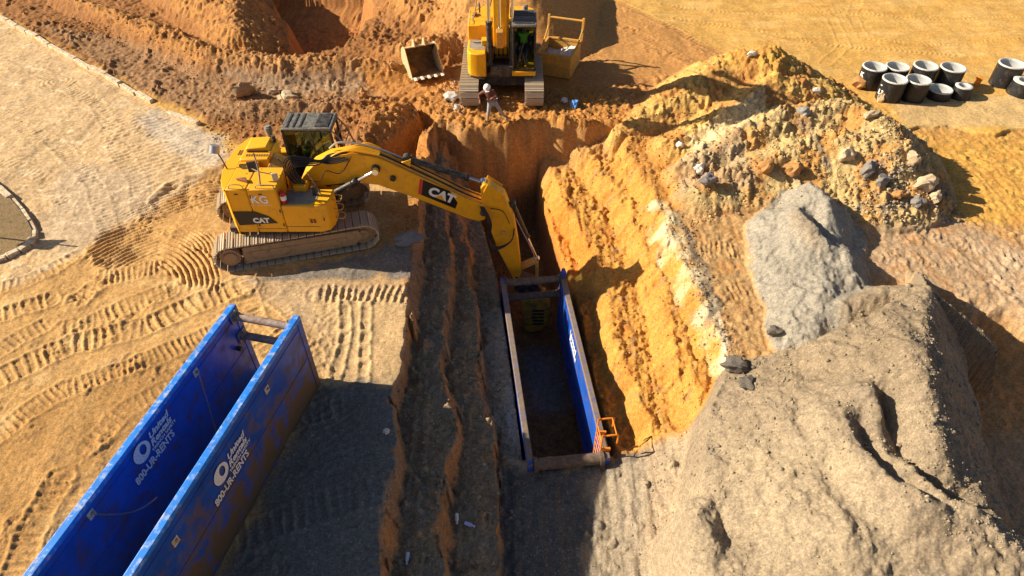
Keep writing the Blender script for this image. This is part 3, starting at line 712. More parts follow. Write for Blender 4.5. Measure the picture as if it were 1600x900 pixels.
def cab(root, x0, x1, y0, y1, z0, z1, big):
    c = MB()                                     # black cage with yellow base
    MB().prism([(x0, z0), (x1+.05, z0), (x1+.05, z0+.18), (x0, z0+.22)], y0, y1).build('cab_base', YEL, root, .02)
    q = .07; zt = z1-.09
    for (x, y) in ((x0+q/2, y0+q/2), (x0+q/2, y1-q/2), (x1-q/2-.12, y0+q/2), (x1-q/2-.12, y1-q/2)):
        xb = x+(.12 if x > (x0+x1)/2 else 0)
        c.bar((xb, y, z0+.2), (x, y, zt), q, q, (1, 0, 0))
    xm = x0+.55*(x1-x0)
    for y in (y0+q/2, y1-q/2):
        c.bar((xm, y, z0+.2), (xm, y, zt), .05, .05, (1, 0, 0))
        c.bar((x0, y, zt), (x1-.12, y, zt), q, q); c.bar((x0, y, z0+.24), (x1, y, z0+.24), q, q)
    for xx, zz in ((x0+q/2, zt), (x1-q/2-.12, zt), (x0+q/2, z0+.24), (x1-q/2, z0+.24)): c.bar((xx, y0, zz), (xx, y1, zz), q, q)
    c.box(x0+.01, x0+.05, y0+.05, y1-.05, z0+.2, z0+.95)
    c.box(x0+.3, x1-.1, y0+.01, y0+.04, z0+.2, z0+(.45 if big else .55)); c.box(x0+.3, x1-.1, y1-.04, y1-.01, z0+.2, z0+(.45 if big else .55))
    cg = c.build('cab', BLK, root, .01)
    rf = MB().prism([(x0-.02, z1-.07), (x1-.06, z1-.09), (x1-.1, z1), (x0+.02, z1)], y0-.02, y1+.02)
    rf = rf.build('roof', mat('dusty_black_roof', (.07, .075, .08), .55, dirt=(.25, .22, .18), dirt_amt=.4, scale=8), cg, .025)
    rb = MB()
    for k in range(3): rb.box(x0+.14+.2*k, x0+.20+.2*k, y0+.06, y1-.06, z1, z1+.018)
    rb.box(xm+.12, x1-.2, y0+.08, y1-.08, z1, z1+.022)
    rb.build('roof_rib', BLK, cg, .006)
    for y in (y0+.02, y1-.02):
        MB().box(x0+.08, xm-.03, y-.005, y+.005, z0+.45, zt-.04).build('side_window', GLASS, cg)
        MB().box(xm+.03, x1-.2, y-.005, y+.005, z0+.58, zt-.04).build('side_window', GLASS, cg)
    MB().add([(x1-.035, y0+.07, z0+.30), (x1-.035, y1-.07, z0+.30), (x1-.15, y1-.07, zt-.04), (x1-.15, y0+.07, zt-.04)], [(0, 1, 2, 3)]).build('windscreen', GLASS, cg)
    MB().box(x0+.02, x0+.03, y0+.07, y1-.07, z0+.95, zt-.04).build('rear_window', GLASS, cg)
    ym = (y0+y1)/2                               # seat and console
    st = MB().box(x0+.25, x0+.75, ym-.24, ym+.24, z0+.55, z0+.68).box(x0+.15, x0+.27, ym-.23, ym+.23, z0+.62, z0+1.25).box(x0+.25, x0+.75, ym-.38, ym-.28, z0+.5, z0+.82).box(x0+.25, x0+.75, ym+.28, ym+.38, z0+.5, z0+.82)
    st.build('seat', mat('dark_seat', (.03, .03, .035), .8), cg, .03)
    MB().cyl((x0+.7, ym-.33, z0+.8), (x0+.74, ym-.33, z0+1.0), .02).cyl((x0+.7, ym+.33, z0+.8), (x0+.74, ym+.33, z0+1.0), .02).box(x1-.42, x1-.35, ym-.05, ym+.05, z0+.25, z0+.8).build('control_lever', BLK, cg)
    MB().bar((x1-.04, y0+.2, z0+.32), (x1-.13, y0+.55, zt-.2), .015, .03).build('wiper', BLK, cg)
    return cg
def rail_tube(root, pts, r=.018, m=BLK, name='handrail'): return MB().tube(pts, r, 6, 3).build(name, m, root)
def excavator(name, label, loc, yaw, under_yaw, arm, gauge, tlen, shoe, big=False):
    root = thing(name, label, 'excavator', loc, (0, 0, yaw))
    U = Matrix.Rotation(under_yaw-yaw, 4, 'Z')
    for sgn in (-1, 1): make_track(root, U @ Matrix.Translation((0, sgn*gauge/2, 0)), tlen, .48, shoe, -sgn)
    cf = MB(); cf.box(-.9, .9, -.7, .7, .42, .85); cf.prism([(-1.1, .45), (-.4, .45), (-.4, .8), (-.9, .75)], -gauge/2+.2, gauge/2-.2); cf.prism([(.4, .45), (1.1, .45), (.9, .75), (.4, .8)], -gauge/2+.2, gauge/2-.2)
    cf.cyl((0, 0, .8), (0, 0, 1.0), .65, 28)
    cf.build('centre_frame', DARK, root, .03, U)
    y0 = 1.50 if not big else 1.38; H_ = 2.60; xr = -1.62 if not big else -2.05
    MB().prism([(xr+.1, .98), (1.45, .98), (1.45, 1.16), (xr+.1, 1.16)], -y0+.12, y0-.12).build('deck_frame', DARK, root, .02)
    # counterweight with a rounded tail
    pl = [(-1.22 if not big else -1.5, -y0)]
    for k in range(9):
        t = -math.pi/2-math.pi*k/8
        pl.append((xr+.62+.62*math.cos(t)*1.0 if False else (xr+.45)+.45*math.cos(t), (y0-.0)*math.sin(t)*(1-.10*abs(math.cos(t)))))
    pl.append((pl[0][0], y0))
    xs0 = pl[0][0]
    MB().prism(pl, 1.0, H_-.04, 'z').build('counterweight', YEL, root, .07)
    # right side housing (engine doors)
    xb = .22
    MB().box(xs0+.012, -.62, -y0+.01, -.05, 1.06, H_).build('engine_door', YEL, root, .035)
    MB().box(-.608, xb, -y0+.01, -.35, 1.06, H_).build('engine_door', YEL, root, .035)
    MB().box(xs0+.012, -.35, -.04, y0-.35, 1.06, H_+.06).build('engine_hood', YEL, root, .04)
    MB().prism([(xs0+.05, H_+.055), (-.42, H_+.055), (-.5, H_+.20), (xs0+.12, H_+.16)], .42, y0-.45).build('hood_rise', YEL, root, .03)
    lv = MB()
    for k in range(11): lv.box(xs0+.16+k*.075, xs0+.205+k*.075, .12, .24, H_+.061, H_+.067)
    for k in range(3): lv.box(xr+.22+k*.07, xr+.26+k*.07, .35, .62, H_-.038, H_-.031)
    lv.build('louvre', mat('rusty_louvre', (.16, .05, .02), .8), root)
    MB().box(xs0+.15, -.45, .34, .385, H_+.058, H_+.10).build('hood_slot', DECAL, root)
    MB().box(xs0+.012, -.2, y0-.34, y0-.01, 1.06, H_-.45).build('radiator_door', YEL, root, .035)
    MB().prism([(-.34, 1.1), (.1, 1.1), (.1, H_-.25), (-.34, H_-.05)], -.30, y0-.95).build('pump_cover', YELB, root, .03)
    ex = MB().cyl((-.55, y0-.42, H_+.1), (-.55, y0-.42, H_+.34), .085, 16).cyl((-.55, y0-.42, H_+.34), (-.55, y0-.42, H_+.50), .11, 18).cyl((-.55, y0-.42, H_+.5), (-.55, y0-.42, H_+.53), .07, 18)
    ex.build('air_intake', GREY, root, .01)
    MB().cyl((-.38, y0-.62, H_+.1), (-.38, y0-.62, H_+.32), .06, 14).build('exhaust_pipe', DARK, root)
    # right front deck: tank and tool box
    zd = 2.02
    pf = [(xb+.012, -y0+.01), (1.25, -y0+.01), (1.50, -y0+.12), (1.60, -y0+.40), (1.60, -.62), (xb+.012, -.62)]
    MB().prism(pf, 1.06, zd, 'z').build('tool_box', YEL, root, .045)
    MB().prism([(xb+.05, -y0+.10), (1.0, -y0+.10), (1.2, -y0+.3), (1.2, -.70), (xb+.05, -.70)], zd, zd+.012, 'z').build('step_plate', GREY, root)
    MB().box(xb+.25, xb+.62, -.80, -.45, zd+.013, zd+.22).build('hose_bracket', YEL, root, .02)
    lb = MB()
    for k in (0, 1): lb.box(.98+.1*k, 1.05+.1*k, -y0-.002, -y0+.03, 1.42, 1.56)
    lb.build('vent', mat('rusty_vent', (.20, .07, .02), .8), root)
    # black side decal with lettering, standing 6 mm proud
    decal_poly(root, [(-1.20, 1.84), (-.55, 1.84), (-.18, 1.66), (.02, 1.42), (-1.12, 1.34)], -y0, DECAL, 'side_decal')
    text_mesh('CAT', .24, WHT, 'lettering', root, frame((-.68, -y0-.009, 1.44), (1, 0, 0), (0, 0, 1)), bold=.012)
    if not big:
        text_mesh('KG', .36, WHT, 'lettering', root, frame((-.56, -y0-.002, 2.14), (1, 0, 0), (0, 0, 1)), bold=.008)
        for k in range(10): MB().box(-.60+k*.062, -.57+k*.062, -y0+.004, -y0+.012, 2.05, 2.07).build('lettering', WHT, root)
    # cab on the left
    cab(root, .02, 1.62, y0-.95, y0-.02, 1.14, 3.35 if not big else 3.15, big)
    if not big:
        g = MB()
        for y in (y0-.9, y0-.08): g.tube([(1.45, y, 3.3), (1.75, y, 2.9), (1.95, y, 2.2)], .025, 6, 2)
        for z, x in ((3.05, 1.66), (2.75, 1.82), (2.45, 1.90)): g.cyl((x, y0-.9, z), (x, y0-.08, z), .018, 6)
        g.build('front_guard', RUST, root)
    else:
        l = MB()
        for y in (y0-.86, y0-.16): l.prism([(1.28, 2.86), (1.40, 2.84), (1.42, 3.0), (1.28, 3.02)], y-.09, y+.09)
        l.build('cab_lamp', YEL, root, .02)
        for q in range(3): MB().box(.62, .64, -y0+.25, -.75, 2.05-.3*q, 2.08-.3*q).build('step', DARK, root)
    # mirrors, rails, extinguisher
    mr = MB().tube([(-.25, -y0+.2, H_), (-.22, -y0+.32, H_+.45), (-.25, -y0+.40, H_+.95)], .022, 6, 3).tube([(-.22, -y0+.3, H_+.4), (-.62, -y0+.55, H_+.42)], .016, 6, 2).tube([(-.22, -y0+.3, H_+.4), (.18, -y0+.28, H_+.32)], .016, 6, 2)
    mr = mr.build('mirror_arm', RUST, root)
    MB().box(-.72, -.46, -y0+.53, -y0+.58, H_+.28, H_+.62, Matrix.Rotation(.15, 4, 'Z')).build('mirror', BLK, mr, .02)
    MB().box(.14, .32, -y0+.20, -y0+.24, H_+.16, H_+.40).build('mirror', GALV, mr, .02)
    m2 = MB().tube([(xr+.15, y0-1.9, H_-.05), (xr+.02, y0-1.8, H_+.3), (xr-.12, y0-1.7, H_+.5)], .02, 6, 3).build('mirror_arm', DARK, root)
    MB().cyl((xr-.14, y0-1.74, H_+.42), (xr-.10, y0-1.66, H_+.62), .15, 20, .13).build('mirror', GALV, m2, .01)
    MB().prism([(-1.0, -1.05), (-.62, -1.2), (-.72, -1.0)], H_+.0, H_+.10, 'z').build('hood_handle', mat('rust_plate', (.22, .08, .03), .7), root, .02)
    if not big:
        MB().lathe([(0, 0), (.07, 0), (.085, .03), (.085, .32), (.06, .39), (.03, .41), (.03, .46), (0, .46)], 16, Matrix.Translation((xb+.10, -y0+.16, zd+.02))).build('fire_extinguisher', REDX, root)
        MB().lathe([(.088, .12), (.089, .12), (.089, .26), (.088, .26)], 16, Matrix.Translation((xb+.10, -y0+.16, zd+.02))).build('extinguisher_label', WHT, root)
        rail_tube(root, [(xb+.02, -.6, zd), (xb+.05, -.62, zd+.8), (xb-.02, -.7, zd+1.1)])
        rail_tube(root, [(1.28, -.9, zd), (1.12, -.88, zd+.45), (1.0, -.85, zd+.75)], .015, RUST)
        MB().box(1.05, 1.20, -1.0, -.9, zd+.02, zd+.32).build('work_lamp', BLK, root, .02)
        rg = MB()
        for q in range(3): rg.tube([(1.6, -y0+.5+.0*q, 1.9-.32*q), (1.82, -y0+.45, 1.88-.32*q), (1.82, -y0+.75, 1.86-.32*q), (1.6, -y0+.78, 1.88-.32*q)], .018, 6, 3)
        rg.build('step_rung', YELB, root)
    hr = MB().tube([(-1.1, -y0+.06, H_), (-1.05, -y0+.06, H_+.12), (-.75, -y0+.06, H_+.12), (-.7, -y0+.06, H_)], .014, 6, 2).build('grab_rail', RUST, root)
    MB().tube([(-.35, -y0+.08, H_), (-.30, -y0+.08, H_+.10), (.12, -y0+.08, H_+.10), (.16, -y0+.08, H_)], .014, 6, 2).build('grab_rail', RUST, root)
    for x_ in (-.98, -.30): MB().box(x_, x_+.10, -y0-.006, -y0+.012, 2.42, 2.46).build('door_latch', BLK, root, .004)
    for x_, z_ in ((-.56, 1.3), (-.56, 2.3), (.16, 1.3), (.16, 1.8), (1.38, 1.5)): MB().box(x_, x_+.04, -y0-.004, -y0+.012, z_, z_+.10).build('hinge', DARK, root, .003)
    MB().box(-.62, .20, -y0+.004, -y0+.0085, 1.20, 1.212).box(.24, 1.2, -y0+.002, -y0+.0085, 1.28, 1.292).build('seam', DARK, root)
    bolts = MB()
    rb = random.Random(3)
    for k in range(16): bx, by = xs0+.1+rb.random()*1.3, -y0+.15+rb.random()*1.2; bolts.cyl((bx, by, H_+.0), (bx, by, H_+.012), .016, 8)
    bolts.build('bolt', BLK, root)
    # ---- arm
    yc = arm['y']; bw = arm['bw']
    bo = MB().prism(arm['boom'], yc-bw/2, yc+bw/2); boom = bo.build('boom', YEL, root, .03)
    for p, r_ in arm['pins']: MB().cyl((p[0], yc-bw/2-.07, p[1]), (p[0], yc+bw/2+.07, p[1]), r_, 18).build('pin', BLK, boom, .01)
    sk = MB().prism(arm['stick'], yc-bw*.38, yc+bw*.38); stick = sk.build('stick', YEL, root, .03)
    for (nm, a, b, fr_, r_, rr_, oy) in arm['cyls']: cylinder(root, nm, (a[0], yc+oy, a[1]), (b[0], yc+oy, b[1]), fr_, r_, rr_, arm.get('cm', BLK))
    return root, boom, stick

# near machine: arm outline measured in the plane of the boom
NEAR = dict(y=.02, bw=.52,
    boom=[(.55, 1.62), (.42, 1.85), (.62, 2.20), (1.0, 2.58), (1.5, 2.84), (2.25, 2.98), (2.95, 2.84), (3.4, 2.60), (5.55, 1.34), (5.99, 1.14), (6.10, .85), (6.03, .56), (5.82, .50), (5.47, .62), (3.99, 1.36), (2.85, 1.88), (2.1, 1.98), (1.2, 1.86)],
    pins=[((2.86, 2.49), .13), ((3.32, 2.15), .09), ((5.98, .86), .10)],
    stick=[(5.92, 1.74), (6.02, 1.86), (6.16, 1.84), (6.66, 1.44), (6.94, .59), (7.08, -.4), (7.20, -1.75), (7.12, -2.05), (6.94, -2.08), (6.42, -.76), (6.20, .07), (5.93, 1.00)],
    cyls=[('boom_cylinder', (1.15, 1.52), (2.86, 2.49), .66, .085, .05, -.42), ('boom_cylinder', (1.15, 1.52), (2.86, 2.49), .66, .085, .05, .42),
          ('stick_cylinder', (3.75, 2.66), (6.0, 1.80), .80, .095, .05, 0.), ('bucket_cylinder', (6.90, 1.0), (7.72, -1.30), .58, .08, .045, 0.)])
S1 = (-6.88, 17.1)
ex1, boom1, stick1 = excavator('excavator', 'yellow tracked excavator beside the trench reaching its arm down past the blue box', (S1[0], S1[1], 0.0), 0.0, R(15.5), NEAR, 2.42, 4.9, .80)
def boom_extras():
    y = NEAR['y']
    top = [(2.3, 3.02), (2.95, 2.88), (3.5, 2.60), (4.6, 1.96), (5.5, 1.42), (5.98, 1.2)]
    for k, dy in enumerate((-.20, -.12, -.04, .10, .18)):
        MB().tube([(a, y+dy, b+.0+.02*(k % 2)) for a, b in top], .022, 6, 5).build('hydraulic_line', YELB if k % 2 == 0 else RUB, boom1)
    r = random.Random(2)
    for k in range(7):
        dy = -.30+.06*k
        MB().tube([(.52+.05*k, -.66-.03*(k % 2), 2.2), (.30+.05*k, -.66, 2.62+.02*k), (.42+.075*k, -.62, 3.08-.045*k), (.95+.05*k, -.50+.02*k, 3.02-.05*k), (1.5, -.36+.03*k, 2.72+.03*k), (2.0+.1*r.random(), -.30+.03*k, 2.80+.03*k)], .021, 7, 5).build('hydraulic_hose', RUB, boom1)
    for k in range(7):
        MB().tube([(1.55+.05*k, y-.22+.06*k, 2.84), (1.9+.08*k, y-.24+.07*k, 3.03), (2.3+.06*k, y-.22+.07*k, 3.05), (3.0, y-.2+.06*k, 2.90)], .024, 6, 4).build('hydraulic_line', YEL, boom1)
    MB().tube([(.8, -.55, 2.3), (1.2, -.5, 2.2), (1.4, -.4, 2.5), (1.8, -.3, 2.35), (2.2, -.28, 2.9)], .014, 6, 4).build('hydraulic_hose', RUB, boom1)
    MB().tube([(1.5, .1, 2.95), (1.8, .1, 3.15), (2.4, .08, 3.12), (3.2, .05, 2.86), (3.8, .02, 2.58)], .03, 8, 4).build('hydraulic_hose', GALV, boom1)
    MB().prism([(3.6, 2.6), (3.9, 2.72), (3.85, 2.45)], -.12, -.06).prism([(3.6, 2.6), (3.9, 2.72), (3.85, 2.45)], .08, .14).build('cylinder_bracket', YEL, boom1, .01)
    # hoses round the stick joint
    for k in range(3):
        MB().tube([(5.9+.05*k, -.28, 1.1), (6.15+.04*k, -.36, .5), (6.12, -.38, -.1-.08*k), (6.4, -.36, -.45-.05*k), (6.85, -.3, -.25), (6.95, -.24, .2)], .025, 7, 5).build('hydraulic_hose', RUB, stick1)
    MB().tube([(6.2, -.23, 1.0), (6.6, -.24, .9), (6.8, -.22, .4)], .015, 6, 3).build('hydraulic_hose', RUB, stick1)
    MB().cyl((6.62, -.24, .0), (6.62, -.18, .0), .09, 14).build('joint_boss', YELB, stick1)
    for q in ((-.24, -.205), (.245, .28)): MB().prism([(6.0, 1.6), (6.14, 1.9), (6.6, 1.55), (6.5, 1.3)], *q).build('stick_plate', YEL, stick1, .01)
    # linkage and narrow digging attachment at the end of the arm
    MB().bar((7.72, 0, -1.30), (7.02, 0, -1.7), .30, .10).bar((7.72, 0, -1.30), (7.75, 0, -2.5), .26, .11).build('linkage', YELB, ex1, .01)
    MB().tube([(7.0, -.2, .6), (7.35, -.26, -.2), (7.6, -.2, -.9), (7.66, -.12, -1.25)], .014, 5, 4).build('hydraulic_hose', mat('pale_hose', (.55, .30, .22), .6), stick1)
    b = MB().prism([(7.0, -1.9), (7.8, -2.3), (7.95, -2.75), (7.55, -3.0), (6.95, -2.5)], -.24, .24).build('quick_coupler', DARK, ex1, .02)
    bk = MB(); q = [(7.2, -2.95), (8.05, -2.85), (8.25, -3.35), (8.2, -4.1), (7.9, -4.55), (7.35, -4.6), (7.3, -4.1), (7.25, -3.6)]
    bk.prism(q, -.30, .30); bk = bk.build('digging_bucket', mat('shade_darkened_yellow_paint', (.62, .36, .03), .6, dirt=(.2, .13, .05), dirt_amt=.35, scale=3), ex1, .03)  # yellow paint darkened: the shade of the pit is in its colour
    g = MB()
    for k in range(5): g.box(7.62, 8.02, -.315, -.302, -3.5-.17*k, -3.41-.17*k)
    g.build('grille', BLK, bk)
    # side lettering on the boom: black decal, red edge, white letters, yellow wedge
    yb = NEAR['y']-NEAR['bw']/2
    d = Vector((5.47-3.99, 0, .66-1.36)).normalized(); u = Vector((-d.z, 0, d.x))
    o = Vector((4.08, 0, 1.43))
    def q2(s, t): p = o+d*s+u*t; return (p.x, p.z)
    decal_poly(ex1, [q2(-.02, .10), q2(1.12, .06), q2(1.10, .30), q2(.72, .60), q2(-.16, .64)], yb, DECAL, 'boom_decal')
    decal_poly(ex1, [q2(-.12, .10), q2(-.03, .10), q2(-.17, .64), q2(-.26, .64)], yb, RED, 'boom_decal')
    text_mesh('CAT', .42, WHT, 'lettering', ex1, frame((o+d*.14+u*.22+Vector((0, yb-.010, 0))), d, u), bold=.022)
    decal_poly(ex1, [q2(.38, .20), q2(.54, .36), q2(.72, .20)], yb-.013, YEL, 'lettering')
boom_extras()

# far machine: facing the camera at the head of the trench, stick hanging in front without its bucket
c2 = at(784, 172, 0); S2 = (c2[0], c2[1]+2.25)
FAR = dict(y=-.02, bw=.62,
    boom=[(.1, 1.5), (-.05, 1.9), (.0, 3.0), (.35, 4.6), (1.0, 6.0), (1.9, 7.0), (2.9, 7.5), (3.15, 7.2), (3.0, 6.85), (2.3, 6.35), (1.6, 5.5), (1.15, 4.4), (.85, 3.0), (.62, 1.9), (.5, 1.5)],
    pins=[((1.0, 4.6), .12), ((.28, 1.8), .10), ((2.95, 7.15), .11)],
    stick=[(2.65, 7.9), (3.0, 8.15), (3.5, 7.9), (3.55, 6.9), (3.42, 4.4), (3.30, 3.15), (3.16, 3.0), (2.98, 3.1), (2.86, 4.6), (2.75, 6.6)],
    cyls=[('boom_cylinder', (1.25, 1.45), (1.0, 4.6), .52, .11, .06, -.46), ('boom_cylinder', (1.25, 1.45), (1.0, 4.6), .52, .11, .06, .46),
          ('stick_cylinder', (.75, 6.4), (2.7, 7.95), .62, .10, .06, 0.), ('bucket_cylinder', (3.72, 7.1), (3.52, 3.75), .52, .095, .05, 0.)])
ex2, boom2, stick2 = excavator('excavator', 'yellow tracked excavator facing the camera at the head of the trench with its arm raised', (S2[0], S2[1], 0.05), R(-90), R(-90), FAR, 2.62, 4.7, .76, big=True)
for k in range(4): MB().tube([(2.9, .30-.06*k, 7.0), (3.05, .34-.05*k, 5.6), (3.1, .30-.03*k, 4.2)], .02, 6, 3).build('hydraulic_line', YELB, stick2)
for k in range(4): MB().tube([(.55, -.25+.15*k, 1.5), (.9, -.3+.18*k, 1.7), (.95, -.25+.15*k, 2.3), (.75, -.2+.12*k, 3.0)], .028, 7, 4).build('hydraulic_hose', RUB, boom2)
MB().prism([(3.28, 3.0), (3.7, 3.75), (3.58, 3.85), (3.1, 3.25)], -.14, .10).cyl((3.22, -.22, 3.12), (3.22, .2, 3.12), .08).build('linkage', YELB, ex2, .01)
MB().box(1.3, 1.52, -.45, .45, 1.1, 1.45).build('swivel_plate', DARK, ex2, .02)

# ------------------------------------------------------------------ trench boxes
def on_line(o, d, t): return (o[0]+d[0]*t, o[1]+d[1]*t, 0)
def panel(root, s_len, h, x0, x1, pm, rm, dirty):
    """steel panel: local y runs from the far end (0) towards the camera (-s_len), x across, z up from the base"""
    p = MB().box(x0+.02, x1-.02, -s_len+.02, -.02, .06, h-.12); p = p.build('panel', pm, root, .01)
    MB().box(x0, x1, -s_len, 0, h-.115, h).build('top_rail', rm, p, .02)
    MB().box(x0, x1, -s_len, 0, 0, .055).build('bottom_rail', pm, p, .015)
    for y in (-.09, -s_len+.09): MB().box(x0+.003, x1-.003, y-.09, y+.09, .058, h-.118).build('end_post', pm, p, .015)
    sd = MB()
    for xx, sg in ((x0+.02, -1), (x1-.02, 1)):
        for z in (h-.30, h*.48):
            sd.box(min(xx, xx+sg*.012), max(xx, xx+sg*.012), -s_len+.2, -.2, z-.012, z+.012)
    sd.build('weld_seam', pm, p)
    return p
def stencil(root, x, ysr, ztop, m, sg=1):
    """United Rentals stencil on a face that looks towards +x; ysr = far end of the words"""
    F_ = lambda s, z: frame((x+.004, -s, z), (0, 1, 0), (0, 0, 1))
    # emblem: a filled disc with an open crescent, cut from a flat plate
    L_ = root
    cx, cz, r = -(ysr+.86), ztop-.21, .25
    outer = [(cx+r*math.cos(a)*.92, cz+r*math.sin(a)*.95) for a in [2*math.pi*k/40 for k in range(40)]]
    inner = [(cx+.05+r*.36*math.cos(a), cz+.03+r*.52*math.sin(a)) for a in [2*math.pi*k/40 for k in range(40)]]
    b = MB(); vs = [(x, p[0], p[1]) for p in outer]+[(x, p[0], p[1]) for p in inner]+[(x+.004, p[0], p[1]) for p in outer]+[(x+.004, p[0], p[1]) for p in inner]
    fs = []
    for i in range(40):
        j = (i+1) % 40
        fs += [(80+i, 80+j, 120+j, 120+i), (i, i+40, j+40, j), (i, j, 80+j, 80+i), (40+i, 120+i, 120+j, 40+j)]
    b.add(vs, fs).build('emblem', m, L_)
    text_mesh('United', .225, m, 'lettering', L_, F_(ysr+.58, ztop-.18), bold=.007, shear=.25)
    text_mesh('Rentals', .225, m, 'lettering', L_, F_(ysr+.62, ztop-.37), bold=.007, shear=.25)
    text_mesh('TRENCH SAFETY', .105, m, 'lettering', L_, F_(ysr+.66, ztop-.49), bold=.003)
    text_mesh('800-UR-RENTS', .27, m, 'lettering', L_, F_(ysr+1.30, ztop-.73), bold=.008, sx=.72)
def pads(root, x, sg, spots, chains):
    for s, z in spots:
        M = Matrix.Translation((x, -s, z))
        MB().box(0, .02, -.09, .07, -.10, .10, M).build('lifting_plate', LIFT, root, .01)
        MB().cyl((x+.02*sg, -s, z+.02), (x+.05*sg, -s, z+.02), .035, 10).build('pin', RUST, root)
        if chains:
            sgn = 1 if s < 3 else -1
            pts = []
            for k in range(46):
                t = k/45; yy = -s+(-.55 if s < 3 else .95)*t*1.0; zz = z-(1.75 if s < 3 else .95)*t+.25*math.sin(math.pi*t)*(-1 if s > 3 else -.2)
                pts.append((x+.06+.25*t, yy, zz))
            lk = MB()
            for k in range(45):
                a, b_ = Vector(pts[k]), Vector(pts[k+1]); d = (b_-a).normalized(); e = d.cross(Vector((1, 0, 0)) if k % 2 else Vector((0, 1, .3))).normalized()*.014
                lk.tube([a-e-d*.004, a+e-d*.004, b_+e+d*.004, b_-e+d*.004, a-e-d*.004], .0055, 4, 1)
            lk.build('chain', GALV, root)
BOXH = 2.5; BOXL = 7.3; TH_ = .17
a_ = Vector(at(465, 492, BOXH)); l_ = Vector(at(360, 482, BOXH)); bd = math.radians(-166.9)
gap = 1.62
rz = math.atan2(math.cos(bd), math.sin(bd))+math.pi/2      # local -y points along the box towards the camera
bx = thing('trench_box', 'large blue steel trench box standing on the ground at bottom left with white stencilled lettering', 'trench box', (a_.x-.02, a_.y, .0), (0, 0, rz))
pr_ = panel(bx, BOXL, BOXH, -TH_/2, TH_/2, BLUED, RAIL, True); pr_['label'] = 'muddy right hand panel with stencilled lettering'
pl_ = panel(bx, BOXL, BOXH, -gap-TH_/2, -gap+TH_/2, BLUE, RAIL, False)
def spreaders(root, x0, x1, ys, zs, r, m):
    for y in ys:
        for z in zs:
            o = MB().cyl((x0, y, z), (x1, y, z), r, 22).build('spreader_pipe', m, root)
            for xx, sg in ((x0, 1), (x1, -1)):
                MB().cyl((xx, y, z), (xx+sg*.10, y, z), r*1.25, 22).box(min(xx, xx+sg*.02), max(xx, xx+sg*.02), y-.16, y+.16, z-.16, z+.16).build('collar', m, o, .005)
            MB().cyl((x0+.06, y, z-.2), (x0+.06, y, z+.2), .018, 8).cyl((x1-.06, y, z-.2), (x1-.06, y, z+.2), .018, 8).build('locking_pin', GALV, o)
spreaders(bx, -gap+TH_/2, -TH_/2, (-.20,), (BOXH-.20, BOXH-.85), .095, RUST)
spreaders(bx, -gap+TH_/2, -TH_/2, (-BOXL+.20,), (BOXH-.20, BOXH-.85), .095, RUST)
stencil(pl_, -gap+TH_/2+.002, 2.98, BOXH-.20, WORN); stencil(pr_, TH_/2+.002, 2.93, BOXH-.46, WORN)
pads(pl_, -gap+TH_/2-.018, 1, [(1.84, 2.2), (5.24, 2.2)], True)
pads(pr_, TH_/2-.018, 1, [(1.80, 2.02), (5.25, 1.93)], False)
for s_, z_ in ((.25, 1.5),): MB().cyl((-gap+TH_/2, -s_-.25, z_), (-gap+TH_/2+.12, -s_-.25, z_), .06, 12).build('bolt', BLK, pl_)

# box standing in the trench
bt = BOX_TOP
p00, p01 = Vector(at(783, 437, bt)), Vector(at(833, 738, bt)); p10, p11 = Vector(at(881, 425, bt)), Vector(at(945, 706, bt))
mf, mn = (p00+p10)/2, (p01+p11)/2
dv = (mn-mf); LB = dv.length; dv.normalize(); rz2 = math.atan2(-dv.x, dv.y)+math.pi
wB = 2.0
b2 = thing('trench_box', 'blue steel trench box sunk in the trench with muddy brown top rails', 'trench box', (mf.x, mf.y, bt-2.5), (0, 0, rz2))
q1 = panel(b2, LB, 2.5, -wB/2-TH_/2, -wB/2+TH_/2, BLUE, RAILM, True)
q2_ = panel(b2, LB, 2.5, wB/2-TH_/2, wB/2+TH_/2, BLUE, RAILM, False)
spreaders(b2, -wB/2+TH_/2, wB/2-TH_/2, (-.14,), (2.40, 1.72), .12, RUSTD)
spreaders(b2, -wB/2+TH_/2, wB/2-TH_/2, (-LB+.10,), (2.36,), .16, RUSTD)
spreaders(b2, -wB/2+TH_/2, wB/2-TH_/2, (-LB+.15,), (1.72,), .12, RUSTD)
MB().box(-wB/2-.2, wB/2+.2, -LB-.14, -LB-.05, 1.98, 2.12).build('end_plate', RAILM, b2, .01)
# words on the inner face of the right panel, read along the top
fm = frame((wB/2-TH_/2-.004, -2.2, 1.95), (0, -1, 0), (0, 0, 1))
text_mesh('United', .34, WORN, 'lettering', q2_, fm, bold=.012, shear=.2)
fm = frame((wB/2-TH_/2-.004, -2.2, 1.68), (0, -1, 0), (0, 0, 1))
text_mesh('Rentals', .34, WORN, 'lettering', q2_, fm, bold=.012, shear=.2)
for s_ in (.08, LB-.08): MB().box(-wB/2-.05, -wB/2+.05, -s_-.05, -s_+.05, 2.5, 2.53).build('pin_socket', BLUE, q1, .005)
for s_ in (.08, ): MB().prism([(wB/2-.10, 2.5), (wB/2+.10, 2.5), (wB/2+.08, 2.75), (wB/2-.02, 2.78)], -.25, -.02).build('corner_lug', BLUE, q2_, .01)
